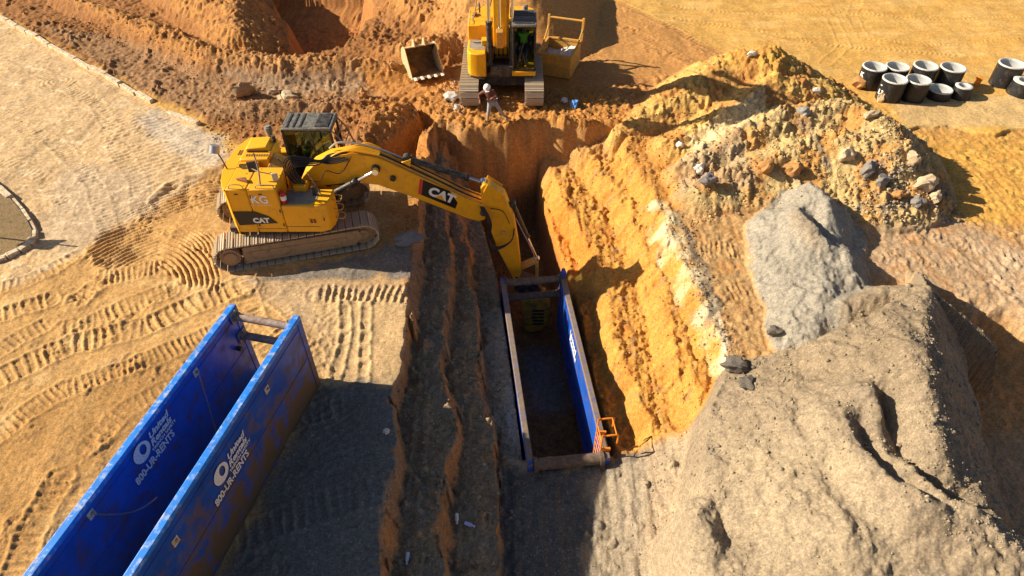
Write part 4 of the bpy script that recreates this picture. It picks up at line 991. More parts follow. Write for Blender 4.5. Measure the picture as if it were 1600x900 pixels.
# orange ladder frame hooked over the near right corner
ld = thing('ladder_frame', 'orange tubular ladder frame hooked over the near right corner of the sunken trench box', 'ladder', (0, 0, 0), (0, 0, 0))
ld.matrix_world = Matrix.Translation(b2.location) @ Matrix.Rotation(rz2, 4, 'Z') @ Matrix.Translation((wB/2, -LB+.50, 2.5)) @ Matrix.Scale(.86, 4)
fr = MB()
for yy in (-.30, .30):
    MB().tube([(-.16, yy, -1.9), (-.16, yy, .62), (-.14, yy, .72), (.0, yy, .76), (.24, yy, .76), (.31, yy, .70), (.31, yy, .34)], .028, 8, 3).build('rail', ORG, ld)
for z in (-1.6, -1.3, -1.0, -.7, -.4, -.1, .15, .45): MB().cyl((-.16, -.30, z), (-.16, .30, z), .018, 8).build('rung', ORG, ld)
MB().cyl((.26, -.3, .76), (.26, .3, .76), .02, 8).cyl((-.1, -.3, .02), (.12, -.3, .02), .02, 8).cyl((-.1, .3, .02), (.12, .3, .02), .02, 8).build('brace', ORG, ld)
MB().box(-.14, .14, -.34, -.26, 0.005, .10).box(-.14, .14, .26, .34, 0.005, .10).build('clamp', ORG, ld, .01)

# ------------------------------------------------------------------ loose bucket
def loose_bucket():
    g = at(663, 122, 0); th = thing('excavator_bucket', 'pale dusty toothed excavator bucket lying open on the dirt left of the far excavator', 'bucket', (g[0], g[1]+.1, ground_z(g[0], g[1])+.06), (R(-8), 0, R(24)))
    w = .68; prof = [(-.52, .05), (-.1, .0), (.30, .08), (.62, .32), (.74, .68), (.62, 1.0), (.34, 1.16), (.10, 1.18)]
    W = MB(); n = len(prof); t = .04
    inn = []
    for i, (y, z) in enumerate(prof):
        y2, z2 = prof[min(i+1, n-1)]; y1, z1 = prof[max(i-1, 0)]; dx, dz = y2-y1, z2-z1; l = math.hypot(dx, dz); inn.append((y-dz/l*t, z+dx/l*t))
    W.prism(prof+inn[::-1], -w, w, 'x')
    sh = W.build('shell', mat('dusty_cream_steel', (.58, .46, .27), .6, dirt=(.45, .28, .12), dirt_amt=.4, scale=5, bump=.2), th, .01)
    SM = sh.data.materials[0]
    ins = [(p[0]*.985-.012, p[1]+.004) for p in inn]; inn2 = [(y-.012 if z > .3 else y, z+.012) for y, z in inn]
    MB().prism(inn+inn2[::-1], -w+.005, w-.005, 'x').build('liner', mat('shade_brown_liner', (.13, .075, .03), .8, dirt=(.25, .15, .07), dirt_amt=.4, bump=.2), th)  # added lining, coloured dark brown to stand for the bucket's inner shade
    for x in (-w-.03, w): MB().prism([(-.60, .03), (-.05, -.02), (.34, .06), (.66, .30), (.79, .68), (.66, 1.03), (.36, 1.20), (.06, 1.22), (-.02, 1.1)], x, x+.03, 'x').build('side_plate', SM, th, .008)
    MB().box(-w-.06, w+.06, -.66, -.48, .02, .08).build('cutting_edge', STEEL, th, .01)
    for k in range(5):
        x = -w+.08+k*(2*w-.16)/4
        MB().prism([(-.60, .02), (-.60, .12), (-.86, .06), (-.86, .03)], x-.06, x+.06, 'x').build('tooth', mat('worn_tooth_steel', (.72, .68, .62), .5) if k == 0 else bpy.data.materials['worn_tooth_steel'], th, .01)
    for x in (-.26, .20):
        MB().prism([(.02, 1.16), (.1, 1.42), (.2, 1.48), (.32, 1.42), (.55, 1.08), (.3, 1.14)], x, x+.06, 'x').build('ear', SM, th, .01)
    MB().prism([(-.5, .05), (-.25, .35), (-.1, .42), (-.12, .1)], w+.032, w+.06, 'x').build('wear_plate', mat('worn_blue_steel', (.12, .30, .62), .4), th, .005)
loose_bucket()
# ------------------------------------------------------------------ yellow stone box
def stone_box():
    A = Vector(at(838, 118, 0)); B = Vector(at(890, 126, 0)); d = (B-A); w = d.length; yaw = math.atan2(d.y, d.x)
    th = thing('bedding_box', 'open yellow steel bedding box part filled with pale gravel right of the far excavator', 'box', (A.x, A.y, ground_z((A.x+B.x)/2, (A.y+B.y)/2)+.02), (0, 0, yaw))
    D = 1.75; h = .95
    for nm, (x0, x1, y0, y1) in (('front_wall', (0, w, 0, .05)), ('back_wall', (0, w, D-.05, D)), ('side_wall', (0, .05, .052, D-.052)), ('side_wall', (w-.05, w, .052, D-.052))):
        MB().box(x0, x1, y0, y1, .02, h).build(nm, YELB, th, .01)
    MB().box(.06, w-.06, .06, D-.06, .08, .14).build('floor', YELB, th)
    tr_ = MB().box(-.04, w+.04, -.05, .07, h, h+.09).box(-.04, w+.04, D-.07, D+.05, h, h+.09).box(-.04, .08, .072, D-.072, h+.003, h+.087).box(w-.08, w+.04, .072, D-.072, h+.003, h+.087); tr_.build('top_rim', YELB, th, .015)
    for x in (-.02, w+.02):
        MB().bar((x, D-.02, h+.09), (x, D+.12, h+1.02), .10, .10, (1, 0, 0)).build('post', YELB, th, .01)
    MB().bar((0, .9, h+.05), (-.02, D+.05, h+.55), .06, .08).bar((w, .9, h+.05), (w+.02, D+.05, h+.55), .06, .08).build('brace', YELB, th, .01)
    MB().cyl((-.02, D+.10, h+.90), (w+.02, D+.10, h+.90), .05, 12).build('crossbar', YELB, th)
    MB().box(0.002, w-.002, -.025, 0, .45, .52).build('rib', YELB, th, .008)
    n = 26; xs = np.linspace(.07, w-.07, n); ys = np.linspace(.07, D-.07, n); X, Y = np.meshgrid(xs, ys)
    Z = .56+.42*np.clip((X/w-.35)*1.2, 0, 1)+.10*fbm(X*3, Y*3, 1.3, 3)
    C = np.ones(X.shape+(3,))*np.array((.62, .60, .57)); g = build_grid('gravel', X, Y, Z, C, EARTH); g.location = th.location; g.rotation_euler = th.rotation_euler; g['kind'] = 'stuff'
    g['label'] = 'pale gravel heaped inside the yellow bedding box'; g['category'] = 'gravel'
stone_box()
# ------------------------------------------------------------------ manhole rings
def ring(px, py, ro, h, label, wall=.062, mark=None, tip=0., cone=1., inner=None):
    c = at(px, py, h); gz = ground_z(c[0], c[1]); th = thing('manhole_ring', label, 'concrete ring', (c[0], c[1], gz+.0), (tip, 0, 0), 'black and white concrete rings in two rows')
    rb = ro/cone
    MB().lathe([(rb, 0), (ro, h-.055), (ro+.002, h-.055), (ro+.002, h-.0551)], 40).build('wall', CONB, th)
    MB().lathe([(ro+.006, h-.05), (ro+.006, h-.015), (ro-.015, h), (ro-wall+.015, h), (ro-wall, h-.03), (ro-wall, h-.08)], 40).build('rim', CONW, th)
    MB().lathe([(ro-wall, h-.08), (rb-wall, .02), (0, .02)], 40).build('inside', CONI, th)
    if mark:
        for txt, z in mark:
            a = R(200); M = Matrix.Translation((0, 0, 0)) @ Matrix.Rotation(a, 4, 'Z') @ frame((ro/cone*(1-(1-cone)*z/h)+.012, -.14, z), (0, 1, 0), (0, 0, 1))
            text_mesh(txt, .26, WHT, 'lettering', th, M, bold=.012)
    return th
ring(1368, 102, .49, .92, 'black concrete ring with white rim and painted marks, leftmost of the back row', mark=(('K', .52), ('-2', .25)))
ring(1403.5, 103, .48, .80, 'black concrete ring with white rim, second from left in the back row')
ring(1447, 103.5, .49, .88, 'black concrete ring with white rim, third in the back row')
ring(1491, 103, .50, .95, 'tallest black concrete ring, at the right end of the back row of four')
ring(1399, 123.4, .49, .90, 'black concrete ring with painted L3 marks, leftmost of the front row', mark=(('-', .58), ('L3', .28)))
ring(1436, 124, .49, .86, 'black concrete ring with white rim, second from left in the front row')
ring(1470.6, 137, .48, .40, 'low wide black concrete ring, shallowest of the front row')
ring(1508, 131.6, .33, .52, 'small tapered black manhole cone with white top and an orange tag beside it', wall=.12, cone=.80)
ring(1582, 99.4, .52, .95, 'large black concrete ring standing apart at the right edge of the photo')
ring(1603, 127, .46, .60, 'black concrete cone with a narrow mouth and a side hole, cut by the right edge', wall=.2, cone=.9)
g = at(1524, 134, 0); tg = MB().box(-.05, .05, -.12, .12, 0, .42, Matrix.Rotation(.2, 4, 'X')).box(-.09, .03, -.10, .08, .30, .40).build('marker_board', ORG, None, .01); tg.location = (g[0], g[1], ground_z(g[0], g[1])); tag(tg, 'small orange marker board stuck in the dirt beside the small tapered cone', 'marker')

# ------------------------------------------------------------------ kerbs, island, grass
def kerb_line(pts, h, w, gaps, label):
    k = bpy.data.objects.new('kerb', None); SC.collection.objects.link(k); k['kind'] = 'structure'; k['label'] = label
    W = [Vector(at(a, b, 0)) for a, b in pts]; r = random.Random(4)
    for i in range(len(W)-1):
        L_ = (W[i+1]-W[i]).length; n = max(1, round(L_/1.1)) if gaps else 1
        for q in range(n):
            if gaps and r.random() < .08: continue
            a = W[i].lerp(W[i+1], q/n+.01/n); b = W[i].lerp(W[i+1], (q+1-.03)/n)
            m = (a+b)/2; l = (b-a).length; z = ground_z(m.x, m.y)
            M = Matrix.Translation((m.x+r.uniform(-.03, .03)*gaps, m.y+r.uniform(-.03, .03)*gaps, z-.12+r.uniform(-.03, .03)*gaps)) @ Matrix.Rotation(math.atan2(b.y-a.y, b.x-a.x)+r.uniform(-.04, .04)*gaps, 4, 'Z')
            o = MB(); sg = 6
            for s_ in range(sg):
                pass
            o.box(-l/2, l/2, -w/2, w/2, 0, h+.12); o.build('kerb_stone', KERB, k, .025, M)
kerb_line([(-60, 5), (0, 30), (60, 62), (120, 97), (168, 122), (215, 148), (262, 178), (312, 196)], .17, .20, 1, 'broken line of pale kerb stones along the road')
isl = [(-60, 262), (-20, 282), (0, 296), (18, 312), (34, 330), (46, 348), (53, 362), (53, 374), (46, 385), (32, 395), (12, 404), (-10, 410), (-60, 420)]
kerb_line(isl, .13, .22, 0, 'curved concrete kerb round the grass island')
def grass():
    ip = [at(a, b, 0) for a, b in isl]+[at(-300, 420, 0), at(-300, 250, 0)]
    rs = np.random.RandomState(3); n = 9000
    x = rs.uniform(-24, ip[7][0], n); y = rs.uniform(ip[-1][1]-6, ip[0][1]+1, n)
    k = poly_sdf(x, y, ip) > .12; x = x[k]; y = y[k]; z = terrain(x, y)[0]
    k = fbm(x, y, 1.1, 3) > -.35; x = x[k]; y = y[k]; z = z[k]
    n = len(x); a = rs.uniform(0, 6.28, n); hh = rs.uniform(.05, .13, n); w = .02
    tx = rs.normal(0, .05, n); ty = rs.normal(0, .05, n)
    v = np.stack([np.stack([x-w*np.cos(a), y-w*np.sin(a), z], 1), np.stack([x+w*np.cos(a), y+w*np.sin(a), z], 1), np.stack([x+tx, y+ty, z+hh], 1)], 1).reshape(-1, 3)
    me = bpy.data.meshes.new('grass'); me.from_pydata(v.tolist(), [], [(3*i, 3*i+1, 3*i+2) for i in range(n)])
    me.materials.append(mat('dry_grass', (.24, .18, .07), .9, dirt=(.10, .13, .03), dirt_amt=.5, scale=2, var=.3))
    o = bpy.data.objects.new('grass', me); SC.collection.objects.link(o); o['kind'] = 'stuff'; o['label'] = 'dry olive grass growing on the kerbed island'; o['category'] = 'grass'
    # soil of the island, slightly raised
    P_ = MB(); c = Vector(at(-40, 345, 0)); top = [Vector((p[0], p[1], 0)) for p in ip]
    rings = [[(c.lerp(p, f).x, c.lerp(p, f).y, .10+.12*(1-f)) for p in top] for f in (.985, .8, .5, .2)]
    vs = sum(rings, []); m_ = len(top); P_.add(vs, [(i*m_+k_, i*m_+(k_+1) % m_, (i+1)*m_+(k_+1) % m_, (i+1)*m_+k_) for i in range(3) for k_ in range(m_)]+[tuple(3*m_+q for q in range(m_))], True)
    o = P_.build('island_soil', mat('olive_turf', (.14, .10, .035), .95, dirt=(.26, .17, .08), dirt_amt=.65, scale=3, bump=1., bscale=14)); o['kind'] = 'structure'
grass()

# ------------------------------------------------------------------ small things
def rock_mesh(name, m, seed, flat=.7, sub=2, sharp=.35):
    bm = bmesh.new(); bmesh.ops.create_icosphere(bm, subdivisions=sub, radius=1)
    r = random.Random(seed); of = [r.uniform(-9, 9) for _ in range(3)]
    planes = [(Vector((r.gauss(0, 1), r.gauss(0, 1), r.gauss(0, 1))).normalized(), r.uniform(.6, .9)) for _ in range(9)]
    for v in bm.verts:
        p = v.co.copy()
        for nrm, d in planes:
            e = p.dot(nrm)-d
            if e > 0: p -= nrm*e*.9
        n = float(perlin(np.array([p.x*1.7+of[0]]), np.array([p.y*1.7+p.z*1.3+of[1]]))[0])
        v.co = p*(1+sharp*n)
        v.co.z *= flat
    me = bpy.data.meshes.new(name); bm.to_mesh(me); bm.free(); me.materials.append(m)
    me.set_sharp_from_angle(angle=R(30)); return me
def rock(px, py, z, sx, sy, sz, m, label, name='boulder', cat='rock', seed=1, rot=0., tilt=0.):
    c = at(px, py, z); gz = ground_z(c[0], c[1])
    if abs(gz-z) > .05:
        for _ in range(6): c = at(px, py, gz+sz*.3); gz = ground_z(c[0], c[1])
    o = bpy.data.objects.new(name, rock_mesh(name, m, seed, 1., 3)); SC.collection.objects.link(o)
    o.location = (c[0], c[1], gz+sz*.35); o.scale = (sx/2, sy/2, sz/2*1.2); o.rotation_euler = (tilt, tilt*.5, rot)
    return tag(o, label, cat)
WST = mat('white_quartz', (.74, .72, .68), .8, dirt=(.55, .45, .32), dirt_amt=.3, scale=6, bump=.4)
rock(1344, 131, .2, .75, .6, .55, CLAY, 'orange clay boulder against the leftmost concrete ring', seed=3)
rock(1376, 154, .2, .28, .3, .45, STONE, 'small tan stone in front of the ring with L3 marks', seed=4)
rock(1093, 269, .3, .42, .36, .34, WST, 'chalk white boulder on the left foot of the rocky spoil heap', seed=5)
rock(1059, 236, .3, .30, .26, .22, WST, 'small white rock up slope from the chalk white boulder', seed=6)
rock(1167, 111, 1.1, .55, .22, .2, WST, 'long pale stone on the side of the tallest orange heap', seed=7, rot=.4)
rock(1277, 139, 1.3, .42, .26, .2, WST, 'flat pale rock on the crest between the two spoil heaps', seed=8)
rock(1322, 249, 1., .62, .55, .5, STONE, 'round tan boulder in the middle of the rocky spoil heap', seed=9)
rock(1259, 165, 1.4, .55, .4, .35, mat('grey_rock', (.32, .31, .29), .9, bump=.4), 'angular grey rock near the top of the rocky spoil heap', seed=10)
rock(1356, 190, 1.3, .8, .35, .3, STONE, 'long tan slab on the shoulder of the rocky spoil heap', seed=11, rot=.5)
rock(380, 142, .2, .95, .5, .75, mat('brown_slab', (.34, .22, .12), .95, bump=.6, bscale=20), 'tall brown clay slab standing beside the survey stakes', seed=12, rot=.6, tilt=.3)
rock(450, 152, .2, .9, .7, .35, STONE, 'broad flat tan rock between the survey stakes', seed=13, tilt=.15)
rock(428, 143, .2, .6, .4, .3, STONE, 'pale wedge shaped rock left of the broad flat rock', seed=14)
rock(567, 150, .2, .42, .4, .4, CLAY, 'reddish clay lump alone on the dirt below the loose bucket', seed=15)
rock(617, 115, .2, .38, .34, .34, CLAY, 'round brown clay ball at the left of the loose bucket', seed=16)
rock(640, 378, 0., 1.0, .6, .35, mat('grey_asphalt_slab', (.20, .20, .21), .9, bump=.5), 'broken grey asphalt slab in front of the near excavator track', seed=17, rot=.3)
rock(603, 674, -.1, .20, .16, .12, WST, 'lone white stone on the shaded grey ground near the trench edge', seed=18)
rock(572, 313, .0, .30, .35, .35, WST, 'pale rock behind the boom cylinder of the near excavator', seed=26)
rock(705, 152, .1, .8, .6, .3, mat('grey_white_rubble', (.55, .53, .50), .9, bump=.6), 'heap of grey white rubble left of the far excavator track', seed=19)
rock(713, 165, .1, .35, .3, .28, WST, 'white rounded rock at the foot of the grey white rubble', seed=20)
rock(1147, 572, 0, .75, .55, .35, ASPH, 'black broken asphalt lump at the edge of the right bench', seed=21)
rock(1168, 598, 0, .45, .45, .25, ASPH, 'smaller black asphalt lump below the larger one', seed=22)
rock(1210, 520, .1, .5, .4, .2, ASPH, 'dark flat asphalt chunk at the foot of the gravel heap', seed=23)
rock(882, 158, .1, .30, .3, .2, WST, 'small pale stone by the right track of the far excavator', seed=24)
rock(1102, 293, .2, .6, .45, .4, mat('purple_grey_rock', (.24, .21, .20), .9, bump=.6), 'dark grey rock beneath the chalk white boulder', seed=25)
DGR = mat('dark_grey_rock', (.20, .185, .18), .9, dirt=(.3, .24, .17), dirt_amt=.3, bump=.6, bscale=18)
rock(1447, 288, .5, .85, .6, .5, STONE, 'largest tan boulder at the right foot of the rocky spoil heap', seed=41, rot=.4)
rock(1419, 262, .9, .5, .45, .4, STONE, 'tan boulder just up slope from the largest one', seed=42)
rock(1372, 298, .3, .6, .42, .35, DGR, 'dark grey rock left in the row below the rocky spoil heap', seed=43, rot=.2)
rock(1403, 306, .2, .5, .4, .35, CLAY, 'orange brown rock in the row below the rocky spoil heap', seed=44)
rock(1433, 318, .2, .62, .5, .32, DGR, 'dark grey rock right of the orange brown one in the row', seed=45, rot=.8)
rock(1462, 308, .2, .45, .4, .4, STONE, 'small tan rock at the right end of the dark grey row', seed=46)
rock(1345, 290, .4, .7, .5, .45, DGR, 'dark grey rock touching the top of the small gravel heap', seed=47, rot=1.)
rock(1240, 262, .9, .6, .5, .5, CLAY, 'orange clay boulder above the tip of the small gravel heap', seed=48)
rock(1198, 262, .7, .7, .5, .45, CLAY, 'broad orange clay boulder left of the other above the gravel heap', seed=49, rot=.5)
# blue bag
bg_ = bpy.data.objects.new('plastic_bag', rock_mesh('plastic_bag', mat('blue_plastic', (.10, .30, .75), .35, var=.2), 31, 1., 3, .6)); SC.collection.objects.link(bg_)
c = at(897, 164, .15); bg_.location = (c[0], c[1], ground_z(c[0], c[1])+.12); bg_.scale = (.17, .2, .24); bg_.rotation_euler = (.4, .3, 0); tag(bg_, 'crumpled blue plastic bag on the dirt right of the far excavator', 'bag')
def bottle(px, py, z, rotz, label, m):
    c = at(px, py, z); g = ground_z(c[0], c[1]); 
    for _ in range(4): c = at(px, py, g); g = ground_z(c[0], c[1])
    b = thing('bottle', label, 'bottle', (c[0], c[1], g+.05), (R(90), 0, rotz), 'litter bottles on the shaded trench steps')
    MB().lathe([(0, -.11), (.04, -.11), (.045, -.09), (.045, .05), (.02, .10), (.02, .13), (0, .13)], 14).build('body', m, b)
    MB().cyl((0, 0, .125), (0, 0, .15), .024, 12).build('cap', WHT, b)
PLW = mat('pale_plastic', (.72, .76, .84), .3)
bottle(714, 811, Z2, .1, 'pale plastic bottle lying on the middle trench step, standing out left of the other', PLW)
bottle(733, 821, Z2, 1.2, 'bluish plastic bottle on the middle trench step nearest the gravel', mat('bluish_plastic', (.45, .50, .95), .3))
bottle(637, 873, Z1, 0., 'white plastic bottle near the bottom of the upper trench step', PLW)
for i, (a, b, t, lb) in enumerate((((353, 155), (345, 118), 0, 'leftmost thin wooden survey stake, leaning, beside the brown slab'), ((402, 141), (395, 108), 0, 'thin survey stake standing behind the brown clay slab'),
        ((500, 161), (497, 140), 0, 'short survey stake on the dirt right of the flat rock'), ((456, 183), (443, 154), 0, 'leaning stake nearest the near excavator cab'))):
    g = at(a[0], a[1], 0); gz = ground_z(g[0], g[1]); h_ = (a[1]-b[1])/31.0
    lean = ((b[0]-a[0])/37.0)
    o = MB().bar((0, 0, -.1), (lean*.8, 0, h_), .035, .02).prism([(lean*.8-.02, h_), (lean*.8+.02, h_), (lean*.8, h_+.03)], -.012, .012).build('survey_stake', WOOD, None); o.location = (g[0], g[1], gz)
    tag(o, lb, 'stake')
# slim sign post whose shadow falls across the road; it stands just outside the left edge
c = at(-70, 371, 0)
sp = thing('sign_post', 'slim metal sign post on the grass island at the left edge', 'sign post', (c[0], c[1], 0))
MB().cyl((0, 0, 0), (0, 0, 2.5), .03, 10).build('pole', GALV, sp)
MB().box(-.3, .3, -.012, .012, 1.55, 2.1, Matrix.Rotation(.9, 4, 'Z')).build('sign_plate', GALV, sp, .005)

# ------------------------------------------------------------------ rubble and clods (nobody could count them)
def rubble():
    rs = np.random.RandomState(11)
    ico = bmesh.new(); bmesh.ops.create_icosphere(ico, subdivisions=1, radius=1); V0 = np.array([v.co[:] for v in ico.verts]); F0 = np.array([[v.index for v in f.verts] for f in ico.faces]); ico.free()
    zones = [  # polygon px, height, count, size lo, hi, tint, tint amount
        ([(1000, 190), (1080, 120), (1160, 82), (1210, 72), (1260, 92), (1320, 140), (1300, 150), (1200, 170), (1080, 210)], .9, 2600, .02, .10, (.5, .3, .1), .3),
        ([(1080, 215), (1170, 165), (1290, 155), (1400, 180), (1440, 260), (1450, 320), (1330, 315), (1200, 290), (1080, 305), (1060, 260)], 1.0, 4200, .025, .15, (.47, .33, .16), .3),
        ([(1330, 225), (1400, 210), (1470, 290), (1500, 325), (1400, 335), (1330, 320)], .6, 900, .04, .20, (.52, .43, .28), .5),
        ([(60, 20), (230, 30), (330, 75), (460, 85), (640, 90), (700, 60), (720, 110), (600, 125), (400, 118), (300, 118), (180, 60)], .4, 3600, .025, .12, (.45, .24, .09), .3),
        ([(330, 170), (400, 150), (600, 155), (720, 120), (720, 220), (640, 240), (560, 250), (520, 205), (420, 190), (350, 230), (320, 210)], .2, 3400, .025, .13, (.45, .26, .11), .35),
        ([(840, 150), (1010, 150), (1090, 210), (1060, 320), (980, 270), (860, 200)], .0, 2200, .02, .11, (.55, .33, .11), .3),
        ([(860, 240), (980, 240), (1060, 330), (1170, 620), (1000, 660), (930, 480)], -.7, 3600, .02, .10, (.58, .38, .13), .3),
        ([(640, 300), (790, 300), (780, 440), (830, 740), (770, 900), (600, 900), (640, 600)], -1.2, 5200, .02, .13, (.33, .30, .23), .5),
        ([(1060, 330), (1110, 400), (1130, 500), (1190, 600), (1180, 640), (1110, 560), (1070, 420)], .0, 420, .03, .13, (.16, .14, .12), .7),
        ([(1330, 285), (1400, 290), (1490, 300), (1520, 340), (1400, 330), (1330, 315)], .2, 420, .06, .26, (.24, .215, .20), .7),
        ([(1170, 290), (1340, 280), (1370, 440), (1240, 530), (1150, 400)], .5, 2200, .012, .045, (.4, .37, .33), .6),
        ([(1000, 620), (1240, 500), (1440, 440), (1600, 640), (1600, 900), (930, 900)], 1.0, 7000, .012, .055, (.42, .34, .24), .5),
        ([(1180, 520), (1440, 430), (1560, 800), (1480, 880), (1300, 760), (1000, 760), (1000, 660)], 1.2, 500, .05, .16, (.30, .25, .18), .6),
        ([(1440, 440), (1480, 440), (1500, 690), (1570, 830), (1540, 850), (1450, 640)], 1.9, 500, .04, .14, (.28, .24, .19), .7),
        ([(1400, 560), (1600, 470), (1600, 900), (1450, 860)], 1.4, 2600, .02, .08, (.40, .34, .27), .5),
        ([(0, 380), (640, 380), (600, 900), (0, 900)], 0., 1500, .010, .035, (.45, .33, .18), .3),
        ([(330, 230), (520, 200), (640, 250), (660, 420), (600, 460), (380, 440)], 0., 500, .015, .06, (.42, .3, .18), .3),
        ([(0, 30), (320, 200), (300, 330), (0, 420)], 0., 500, .008, .025, (.5, .42, .3), .4),
        ([(780, 740), (960, 720), (940, 900), (780, 900)], -1.8, 1500, .010, .03, (.33, .32, .30), .5),
        ([(700, 118), (730, 130), (728, 178), (690, 172), (680, 150)], .1, 160, .04, .12, (.6, .58, .54), .9),
        ([(1280, 100), (1600, 165), (1600, 260), (1440, 250), (1330, 150)], .0, 500, .012, .05, (.55, .36, .14), .3),
        ([(690, 0), (760, 0), (760, 60), (690, 90)], .8, 500, .02, .09, (.45, .25, .1), .3),
    ]
    allv = []; allf = []; allc = []; base = 0
    for pp, hz, n, lo, hi, tint, ta in zones:
        W = np.array([at(a, b, hz)[:2] for a, b in pp]); mn_, mx_ = W.min(0), W.max(0)
        x = rs.uniform(mn_[0], mx_[0], n*3); y = rs.uniform(mn_[1], mx_[1], n*3)
        k = poly_sdf(x, y, W)+fbm(x, y, 1.1, 3)*.6 > 0
        dens = fbm(x+4, y-8, .9, 3) > rs.uniform(-.6, .35, len(x))
        k &= dens; x = x[k][:n]; y = y[k][:n]
        if not len(x): continue
        z, c, _ = terrain(x, y)
        s = lo+(hi-lo)*rs.power(.28, len(x))**1.0*rs.uniform(.2, 1, len(x))
        s = np.maximum(s*.5, lo*.5)
        m_ = len(x)
        d = V0[None]*(1+rs.normal(0, .16, (m_, len(V0), 1)))
        d = d*np.stack([rs.uniform(.7, 1.3, m_), rs.uniform(.6, 1.1, m_), rs.uniform(.5, .9, m_)], 1)[:, None, :]
        a = rs.uniform(0, 6.28, m_); ca, sa = np.cos(a)[:, None], np.sin(a)[:, None]
        tl = rs.normal(0, .4, m_); ct, st = np.cos(tl)[:, None], np.sin(tl)[:, None]
        X, Y, Z = d[..., 0], d[..., 1], d[..., 2]; X, Z = X*ct-Z*st, X*st+Z*ct; X, Y = X*ca-Y*sa, X*sa+Y*ca
        vv = np.stack([X*s[:, None]+x[:, None], Y*s[:, None]+y[:, None], Z*s[:, None]+(z+s*.25)[:, None]], -1)
        allv.append(vv.reshape(-1, 3)); allf.append((F0[None]+(np.arange(m_)*len(V0))[:, None, None]+base).reshape(-1, 3)); base += m_*len(V0)
        cc = c*(1-ta)+np.array(tint)*ta; cc = np.clip(cc*rs.uniform(.72, 1.3, (m_, 1)), .02, .85)
        allc.append(np.repeat(cc, len(V0), 0))
    V = np.concatenate(allv).astype(np.float32); F_ = np.concatenate(allf).astype(np.int32); C = np.concatenate(allc)
    me = bpy.data.meshes.new('rubble'); me.vertices.add(len(V)); me.vertices.foreach_set('co', V.ravel())
    me.loops.add(F_.size); me.loops.foreach_set('vertex_index', F_.ravel()); me.polygons.add(len(F_)); me.polygons.foreach_set('loop_start', np.arange(0, F_.size, 3, dtype=np.int32))
    me.update(calc_edges=True)
    ca_ = me.color_attributes.new('soil', 'FLOAT_COLOR', 'POINT'); ca_.data.foreach_set('color', np.concatenate([C, np.ones((len(C), 1))], 1).astype(np.float32).ravel())
    me.materials.append(EARTH)
    o = bpy.data.objects.new('rubble', me); SC.collection.objects.link(o); o['kind'] = 'stuff'; o['label'] = 'loose stones and clay clods scattered over the spoil heaps and trench sides'; o['category'] = 'rubble'
    print('rubble tris', len(F_))
rubble()

# ------------------------------------------------------------------ people
def skin_obj(name, nodes, edges, m, parent, sub=2):
    """grow a surface over a skeleton: nodes = [(xyz, radius)], root is node 0"""
    me = bpy.data.meshes.new(name); me.from_pydata([tuple(n[0]) for n in nodes], edges, [])
    o = bpy.data.objects.new(name, me); SC.collection.objects.link(o); o.parent = parent
    sk = o.modifiers.new('skin', 'SKIN'); sk.use_smooth_shade = True
    lay = me.skin_vertices[0] if me.skin_vertices else None
    if lay is None:
        bm = bmesh.new(); bm.from_mesh(me); bm.verts.layers.skin.verify(); bm.to_mesh(me); bm.free(); lay = me.skin_vertices[0]
    for i, n in enumerate(nodes):
        r = n[1] if isinstance(n[1], tuple) else (n[1], n[1])
        lay.data[i].radius = r; lay.data[i].use_root = (i == 0)
    s = o.modifiers.new('subdivision', 'SUBSURF'); s.levels = sub; s.render_levels = sub
    me.materials.append(m); return o
